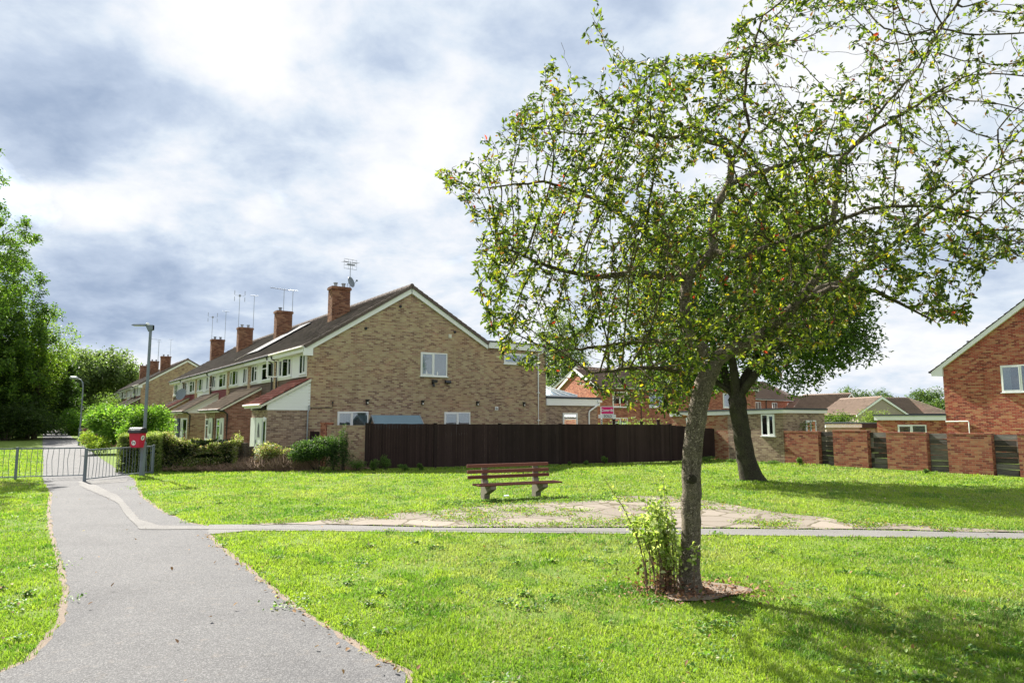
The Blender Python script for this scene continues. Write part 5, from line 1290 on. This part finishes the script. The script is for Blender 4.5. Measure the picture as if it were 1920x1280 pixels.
# fruit clusters
fi = rr_.choice(thinidx, 260); fb = MB()
for i in fi:
    for k in range(rr_.integers(1, 4)):
        c = Vector(nd[i])+Vector(rr_.normal(size=3)*.025)+Vector((0, 0, -.045)); rd = .0085
        n_ = 6; i0 = len(fb.v)
        fb.v.append(tuple(c+Vector((0, 0, rd))))
        for zz_, s in ((.5, .87), (-.5, .87)):
            for j in range(n_): fb.v.append((c.x+math.cos(j*2*math.pi/n_)*rd*s, c.y+math.sin(j*2*math.pi/n_)*rd*s, c.z+rd*zz_))
        fb.v.append(tuple(c-Vector((0, 0, rd))))
        for j in range(n_):
            fb.f.append((i0, i0+1+j, i0+1+(j+1) % n_)); fb.f.append((i0+1+j, i0+7+j, i0+7+(j+1) % n_, i0+1+(j+1) % n_)); fb.f.append((i0+13, i0+7+(j+1) % n_, i0+7+j))
fo = fb.build('fruit', M['berry'], tr, smooth=True); fo['kind'] = 'stuff'

# suckers round the trunk
sk = empty('sucker_shoots', TB+Vector((-.16, .0, 0)), 0, 'cluster of thin upright shoots with pale leaves at the foot of the nearest tree', 'shrub')
m = MB(); LP, LD, LS, DP = [], [], [], []
for i in range(46):
    a = rr_.normal(-1.5, .1); bx = -.02-abs(rr_.normal(0, .14)); by = rr_.normal(-.02, .10)
    if i > 42: bx = rr_.random()*.34+.0; by = -.17-rr_.random()*.06
    lean = -abs(rr_.normal(.06, .20))-max(0, -bx)*.40; ly = rr_.normal(0, .18); hh = (.72+.36*rr_.random())*(1 if i < 42 else .6)
    if i in (3, 11): hh = 1.38
    if i == 7: lean = -1.0; hh = .75
    pts = [Vector((bx+lean*t*t*hh*.6, by+ly*t*hh, hh*t)) for t in (0, .25, .5, .75, 1)]
    m.tube(pts, [.0075, .0065, .0055, .004, .002], 5, cap=False)
    for t in np.linspace(.40, 1, 20):
        k = min(3, int(t*4)); p = pts[k].lerp(pts[k+1], t*4-k)
        for _ in range(3 if t > .6 else (1 if rr_.random() < .5 else 0)): LP.append(p+Vector(rr_.normal(size=3)*.022))
    for t in rr_.random(3)*.4:
        k = min(3, int(t*4)); p = pts[k].lerp(pts[k+1], t*4-k); DP.append(p+Vector(rr_.normal(size=3)*.03))
m.build('stems', simple('sucker_bark', (.13, .085, .055), .8, .4, 12), sk)
LP = np.array([tuple(p) for p in LP]); link_mesh('leaves', leaf_mesh('leaves', LP, .052, palette(len(LP), [(.36, .42, .14), (.48, .52, .28), (.24, .33, .07), (.15, .24, .04)], [4, 3, 4, 2], rr_), r=rr_, narrow=.6), M['leaf'], sk)
for i in range(170): DP.append(Vector((rr_.normal(-.12, .25), rr_.normal(-.05, .16), abs(rr_.normal(0, .12))+.01)))
DP = np.array([tuple(p) for p in DP]); link_mesh('dead_leaves', leaf_mesh('dead_leaves', DP, .05, palette(len(DP), [(.14, .07, .045), (.24, .13, .08), (.10, .12, .03)], [3, 2, 1], rr_), r=rr_, narrow=.6), M['leaf_dry'], sk)

# fallen leaves and litter on the bare earth and the lawn edge
n = 520; P = np.stack([TB.x+rr_.normal(0.05, .42, n), TB.y+rr_.normal(-.05, .3, n), .03+.02*rr_.random(n)], 1)
tag(link_mesh('fallen_leaves', leaf_mesh('fallen_leaves', P, .05, palette(n, [(.24, .13, .08), (.34, .20, .13), (.14, .08, .05)], [2, 1, 2], rr_), r=rr_, up=3, narrow=.6), M['leaf_dry']), 'brown fallen leaves around the foot of the nearest tree', 'leaves', kind='stuff')
xs, ys = scatter_ground(900, 4.5, 22, rr_); P = np.stack([xs, ys, .05+0*xs], 1); k_ = inpoly(fenceL, xs, ys); P = P[k_]
el = []
for i in range(len(path_R2)-1):
    a, b_ = G(*path_R2[i]), G(*path_R2[i+1])
    for t in rr_.random(11): p = a.lerp(b_, t); el.append((p.x+rr_.normal(.0, .06), p.y+rr_.normal(0, .06), .025))
P = np.vstack([P[:260], np.array(el)])
tag(link_mesh('scattered_leaves', leaf_mesh('scattered_leaves', P, .045, palette(len(P), [(.30, .18, .09), (.16, .09, .05), (.42, .36, .2)], [2, 2, 1], rr_), r=rr_, up=3, narrow=.6), M['leaf_dry']), 'scattered dry leaves on the lawn and along the path edge', 'leaves', kind='stuff')
# weeds growing in the joints of the paving
pc = [(rr_.random()*1460+460, rr_.random()*66+932) for _ in range(2600)]
pv = [Vector((p.x, p.y, 0)) for p in pave]; pts = []
for (x, y) in pc:
    p = G(x, y)
    pts.append((p.x, p.y))
pts = np.array(pts); k_ = inpoly(pv, pts[:, 0], pts[:, 1]); pts = pts[k_]
w = vnoise(pts[:, 0], pts[:, 1]*1.6, .55, 91)*.7+vnoise(pts[:, 0], pts[:, 1], .2, 92)*.3; pts = pts[w > .57]
LPx = []
for (x, y) in pts:
    k = rr_.integers(16, 46); s = .05+.10*rr_.random()
    LPx.append(np.stack([x+rr_.normal(0, s*1.5, k), y+rr_.normal(0, s, k), .03+np.abs(rr_.normal(0, .026, k))], 1))
LPx = np.vstack(LPx)
tag(link_mesh('paving_weeds', leaf_mesh('paving_weeds', LPx, .042, palette(len(LPx), [(.10, .18, .03), (.16, .25, .04), (.22, .28, .07), (.30, .18, .10)], [3, 4, 2, 1], rr_), r=rr_), M['leaf']), 'low green and reddish weeds growing between the paving slabs', 'weeds', kind='stuff')
# broad-leaved weeds and clover patches in the lawn
cx_, cy_ = scatter_ground(330, 4.6, 24, rr_); k_ = inpoly(fenceL, cx_, cy_) & ~inpoly(front, cx_, cy_) & ~inpoly(cross, cx_, cy_) & ~inpoly(pv, cx_, cy_); cx_, cy_ = cx_[k_], cy_[k_]; LW = []
for x, y in zip(cx_, cy_):
    k = rr_.integers(12, 90); s = .03+.16*rr_.random()**2; LW.append(np.stack([x+rr_.normal(0, s, k), y+rr_.normal(0, s, k), .022+.03*rr_.random(k)], 1))
LW = np.vstack(LW)
tag(link_mesh('lawn_weeds', leaf_mesh('lawn_weeds', LW, .036, palette(len(LW), [(.07, .15, .03), (.11, .21, .04), (.2, .28, .08), (.28, .27, .14)], [4, 4, 2, 1], rr_), r=rr_, up=1.2, narrow=.7), M['leaf']), 'darker clover and broad-leaved weed patches scattered in the lawn', 'weeds', kind='stuff')
# tufts creeping over the upper edge of the paving
up_edge = px([(470, 983.5), (560, 981), (640, 972), (700, 967), (800, 959), (900, 949), (985, 941), (1060, 938), (1160, 931), (1250, 930), (1330, 940), (1410, 954), (1500, 966), (1600, 977), (1760, 989), (1920, 996)]); ex_ = []
for i in range(len(up_edge)-1):
    a, b_ = up_edge[i], up_edge[i+1]
    for t in rr_.random(int((b_-a).length*5)):
        p = a.lerp(b_, t); k = rr_.integers(20, 90); s = .05+.12*rr_.random(); off = rr_.normal(0, .10)
        ex_.append(np.stack([p.x+rr_.normal(0, s*1.3, k), p.y+off+.04+rr_.normal(0, s, k), .03+.035*rr_.random(k)], 1))
ex_ = np.vstack(ex_)
tag(link_mesh('edge_weeds', leaf_mesh('edge_weeds', ex_, .04, palette(len(ex_), [(.08, .15, .03), (.14, .22, .04), (.2, .25, .07), (.26, .17, .09)], [3, 4, 2, 1], rr_), r=rr_, up=.8), M['leaf']), 'weeds and turf creeping over the far edge of the paving', 'weeds', kind='stuff')
# long unmown edge by the bench feet
xs = []; 
for i in range(9000):
    t = rr_.random(); x = 820+330*t; y = 946-12*t+rr_.normal(0, 2.6); xs.append(tuple(G(x, y)))
xs = np.array(xs); xs[:, 2] = .01+.035*rr_.random(len(xs))
tag(link_mesh('clover_edge', leaf_mesh('clover_edge', xs, .04, palette(len(xs), [(.08, .15, .035), (.13, .22, .05), (.2, .28, .1)], [2, 3, 1], rr_), r=rr_, narrow=.8), M['leaf']), 'clover and weeds along the paving edge under the bench', 'ground cover', kind='stuff')
lt_ = G(949, 934); m = MB(); m.prism([(-.06, -.03, .05), (.07, -.02, .06), (.06, .05, .075), (-.05, .04, .07)], (0, 0, .012)); o = m.build('litter', simple('litter_blue', (.45, .52, .62), .5)); o.location = lt_; tag(o, 'crumpled pale blue scrap of litter in the grass under the bench', 'litter')

# ------------------------------------------------------------ generic grown tree
def grown_tree(name, label, base, limbs, attr_fn, natt, step, infl, kill, leaf, nleaf, cols, wts, seed, bark='bark_dark', tip=.006, thr=.03, group=None, droop=.2, thick_n=10, leaf_r=.02):
    r = np.random.default_rng(seed); o = empty(name, base, 0, label, 'tree', group)
    AT = attr_fn(natt, r); nd, par, rad, N0 = colonise(limbs, AT, step=step, infl=infl, kill=kill, iters=90, r=r, grav=.03)
    R, ch = thicken(nd, par, rad, tip=tip, ex=2.4)
    a, b = branch_mesh(nd, par, R, thr, False, n=thick_n); link_mesh('trunk', np_mesh('trunk', a, b, smooth=True), M[bark], o)
    a, b = branch_mesh(nd, par, R, thr, True, n=4, minr=tip*1.05); link_mesh('branches', np_mesh('branches', a, b, smooth=True), M[bark], o)
    ti = np.where((R < leaf_r) & (par >= 0))[0]; dn = nd[ti]-nd[par[ti]]; dn /= np.linalg.norm(dn, axis=1, keepdims=True)+1e-9
    vis = vnoise(nd[ti, 0]+30, nd[ti, 2]+nd[ti, 1]*.6+30, step*7, seed+5)
    wq = np.where(ch[ti] == 0, 2.2, 1.)*np.clip(vis*1.8, .2, 1.6); ii = r.choice(len(ti), nleaf, p=wq/wq.sum())
    P = nd[ti][ii]+r.normal(size=(nleaf, 3))*leaf*.9
    tint = (.8+.4*vnoise(nd[ti, 0]+50, nd[ti, 2]*1.3+50, step*9, seed+6))[ii][:, None]
    link_mesh('crown', leaf_mesh('crown', P, leaf, np.clip(palette(nleaf, cols, wts, r)*tint, 0, 1), r=r, droop=droop, dirs=dn[ii]*.5), M['leaf'], o)
    return o
# leaning second tree
B2 = G(1408, 901)
def L2(pts): return [(V(x, y, B2.y+o)-B2, rr) for (x, y, o, rr) in pts]
l2_ = [(L2([(1412, 905, 0, .50), (1408, 893, 0, .37), (1401, 868, 0, .31), (1394, 830, 0, .28), (1386, 780, 0, .27), (1382, 748, 0, .29)]), None)]
for pts in ([(1368, 722, .2, .17), (1355, 690, .4, .13), (1335, 640, .8, .09), (1300, 560, 1.2, .05)], [(1378, 715, -.2, .16), (1374, 680, -.4, .12), (1372, 620, -.6, .09), (1380, 520, -.7, .06), (1390, 420, -.7, .03)],
            [(1395, 715, 0, .17), (1412, 680, .2, .13), (1430, 640, .5, .1), (1460, 560, .9, .06), (1490, 470, 1.2, .03)], [(1402, 720, -.3, .14), (1425, 690, -.6, .11), (1455, 655, -1.0, .08), (1510, 610, -1.4, .05), (1570, 590, -1.6, .03), (1620, 600, -1.7, .02)],
            [(1365, 730, .1, .1), (1340, 712, .2, .08), (1290, 700, .5, .05), (1220, 690, .6, .03)]):
    l2_.append((L2(pts), tuple(l2_[0][0][-1][0])))
def crown2(n, r):
    out = []
    lobes = [((1400, 500, 0), (210, 175), 3.2), ((1530, 610, -.6), (135, 95), 2.2), ((1480, 560, .4), (150, 130), 2.8), ((1290, 600, .4), (150, 110), 2.6), ((1590, 650, -1.2), (75, 42), 1.2), ((1330, 690, 1.2), (150, 55), 1.5), ((1490, 690, 0), (70, 50), 1.2), ((1250, 720, .4), (120, 35), 1.0)]
    wt = [5, 2.4, 3.5, 3, .8, 1.5, .8, .8]; wt = np.array(wt)/sum(wt)
    for i in r.choice(len(lobes), n, p=wt):
        (cx_, cy_, co), (sx, sy), sd = lobes[i]; g3 = r.normal(size=3); g3 = g3/np.linalg.norm(g3)*r.random()**.4
        out.append(V(cx_+g3[0]*sx, cy_+g3[1]*sy, B2.y+co+g3[2]*sd)-B2)
    return np.array([tuple(p) for p in out])
grown_tree('leaning_tree', 'dense dark green tree with leaning trunk behind the nearest tree', B2, l2_, crown2, 6000, .17, 1.5, .24, .13, 62000, [(.05, .10, .02), (.085, .15, .026), (.15, .22, .04), (.03, .06, .016)], [4, 4, 3, 2], 61, tip=.006, thr=.05, leaf_r=.035)

def simple_limbs(h, r, n=6, rad=.2, spread=.5, lean=(0, 0)):
    fork = h*.28; L = [([(Vector((0, 0, -.2)), rad*1.3), (Vector((0, 0, .4)), rad), (Vector((lean[0]*.3, lean[1]*.3, fork)), rad*.85), (Vector((lean[0]*.7, lean[1]*.7, h*.6)), rad*.5), (Vector((lean[0], lean[1], h*.88)), rad*.15)], None)]
    for i in range(n):
        a = i*2.4+r.random(); t = .3+.5*i/n; p0 = Vector((0, 0, h*t)); q_ = spread*h*(1-t*.6)
        L.append(([(Vector((math.cos(a)*q_*.4, math.sin(a)*q_*.4, h*(t+.08))), rad*.35), (Vector((math.cos(a)*q_*.8, math.sin(a)*q_*.8, h*(t+.14))), rad*.15)], tuple(p0)))
    return L
def ell(cx_, cy_, cz, rx, ry, rz, lumps=14, seed=0, droopy=0):
    def fn(n, r):
        c = r.normal(size=(lumps, 3)); c /= np.linalg.norm(c, axis=1, keepdims=True); c *= (.45+.4*r.random((lumps, 1))); k = r.integers(0, lumps, n)
        g3 = r.normal(size=(n, 3)); g3 /= np.linalg.norm(g3, axis=1, keepdims=True); g3 *= r.random((n, 1))**.4*(.30+.25*r.random((lumps, 1)))[k]
        P = (c[k]+g3)*np.array([rx, ry, rz])+np.array([cx_, cy_, cz]); 
        if droopy: P[:, 2] -= droopy*np.abs(r.normal(size=n))*rz*.3
        P[:, 2] = np.maximum(P[:, 2], .5); return P
    return fn
def bgtree(name, label, x, Y, h, rx, nleaf, leaf, cols, wts, seed, cz=None, rz=None, natt=1100, group=None, droopy=0, rad=.25, lumps=16, ybase=None):
    r = np.random.default_rng(seed); c = V(x, 790, Y); cz = cz or h*.62; rz = rz or h*.40
    return grown_tree(name, label, Vector((c.x, c.y, 0)), simple_limbs(h, r, rad=rad, spread=rx/h), ell(0, 0, cz, rx, rx, rz, droopy=droopy, lumps=lumps), natt, h*.03, h*.3, h*.045, leaf, nleaf, cols, wts, seed, tip=h*.0007, thr=h*.006, group=group, leaf_r=h*.006, thick_n=8)
LT = [(.05, .10, .02), (.085, .16, .025), (.14, .22, .035), (.03, .06, .015)]
# left trees
bgtree('birch_tree', 'tall drooping tree filling the left edge over the far lawn', -30, 64, 21.5, 5.6, 60000, .24, LT, [4, 5, 3, 3], 71, cz=12.5, rz=8.4, droopy=1.0, rad=.3, natt=3000, lumps=30)
bgtree('birch_tree', 'leafy tree just off the left edge whose twigs overhang the sky', -215, 26, 13.0, 4.2, 36000, .12, LT, [4, 5, 4, 1], 72, cz=9.0, rz=4.4, natt=1500)
bgtree('light_tree', 'yellow-green tree with loose outer twigs right of the drooping tree', 66, 68, 14.0, 3.2, 8000, .22, [(.12, .2, .03), (.2, .28, .04), (.07, .13, .02)], [3, 3, 2], 73, cz=9.0, rz=5.4, natt=1300)
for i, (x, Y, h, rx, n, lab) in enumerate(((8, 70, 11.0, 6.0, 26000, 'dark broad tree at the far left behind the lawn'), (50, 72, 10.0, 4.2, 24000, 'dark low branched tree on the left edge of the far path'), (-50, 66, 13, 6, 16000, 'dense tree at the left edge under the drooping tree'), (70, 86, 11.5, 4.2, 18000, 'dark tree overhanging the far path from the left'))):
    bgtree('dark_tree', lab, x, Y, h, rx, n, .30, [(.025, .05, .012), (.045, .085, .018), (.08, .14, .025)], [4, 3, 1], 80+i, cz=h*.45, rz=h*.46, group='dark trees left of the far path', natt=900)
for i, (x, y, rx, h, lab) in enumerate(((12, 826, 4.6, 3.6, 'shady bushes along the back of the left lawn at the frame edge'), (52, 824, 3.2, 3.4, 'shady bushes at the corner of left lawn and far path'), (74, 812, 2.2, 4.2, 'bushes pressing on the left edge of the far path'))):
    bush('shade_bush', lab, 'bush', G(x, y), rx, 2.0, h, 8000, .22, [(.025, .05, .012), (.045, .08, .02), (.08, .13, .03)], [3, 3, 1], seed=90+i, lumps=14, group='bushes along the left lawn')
for i, (x, Y, h, rx, lab) in enumerate(((128, 105, 12.6, 6.2, 'round grey-green tree over the far path, left of the street lamp'), (178, 112, 13.2, 7.2, 'largest round grey-green tree above the curved lamp'), (212, 125, 11.5, 6.0, 'grey-green tree right of the curved lamp'), (243, 145, 11.0, 6.0, 'smallest round tree touching the far row roof line'))):
    bgtree('far_tree', lab, x, Y, h, rx, 18000, .46, [(.09, .14, .05), (.14, .20, .075), (.19, .25, .10)], [3, 3, 1], 100+i, cz=h*.58, rz=h*.42, group='grey-green trees at the end of the path', natt=900)
bgtree('far_tree', 'dull green tree closing the end of the far path', 84, 150, 9, 5.5, 7000, .4, [(.03, .06, .015), (.06, .1, .025)], [2, 1], 109, cz=5.0, rz=4.0, group='grey-green trees at the end of the path')
# tree behind the house and on the right skyline
bgtree('tall_tree', 'tall feathery grey-green tree behind the flat roofed extension', 1062, 88, 15.5, 5.0, 16000, .30, [(.07, .11, .035), (.11, .16, .05), (.15, .2, .08)], [2, 3, 1], 111, cz=8.5, rz=6.8, natt=1300)
for i, (x, Y, h, rx, lab) in enumerate(((1594, 150, 8.4, 5.2, 'rounded tree on the skyline above the small orange gable'), (1657, 175, 9.2, 4.2, 'spiky tree on the skyline above the beige gable'), (1692, 180, 7.6, 5.6, 'low dark tree on the skyline right of the spiky one'), (1737, 130, 7.6, 4.8, 'rounded green tree on the skyline nearest the right house'), (1560, 170, 8, 4, 'small tree on the skyline left of the rounded one'), (1765, 95, 4.6, 2.6, 'bright green low tree beside the right house wall'))):
    bgtree('skyline_tree', lab, x, Y, h, rx, 6000, .42, [(.05, .09, .03), (.08, .13, .045), (.12, .17, .05)], [3, 3, 1], 120+i, cz=h*.58, rz=h*.42, group='trees on the right skyline', natt=700)
# wooded ground far off
tw = MB()
r9 = np.random.default_rng(9); nW = 26000; th = r9.random(nW)*1.5-.75; dd = 330+r9.random(nW)*60
P = np.stack([np.sin(th)*dd, np.cos(th)*dd, (r9.random(nW)**.7)*(5+5*vnoise(th*40+40, th*0+3, 1.2, 3))], 1)
tag(link_mesh('distant_wood', leaf_mesh('distant_wood', P, 2.2, palette(nW, [(.05, .08, .04), (.07, .11, .05)], [1, 1], r9), r=r9, narrow=.8), M['leaf']), 'distant belt of trees along the horizon', 'wood', kind='stuff')
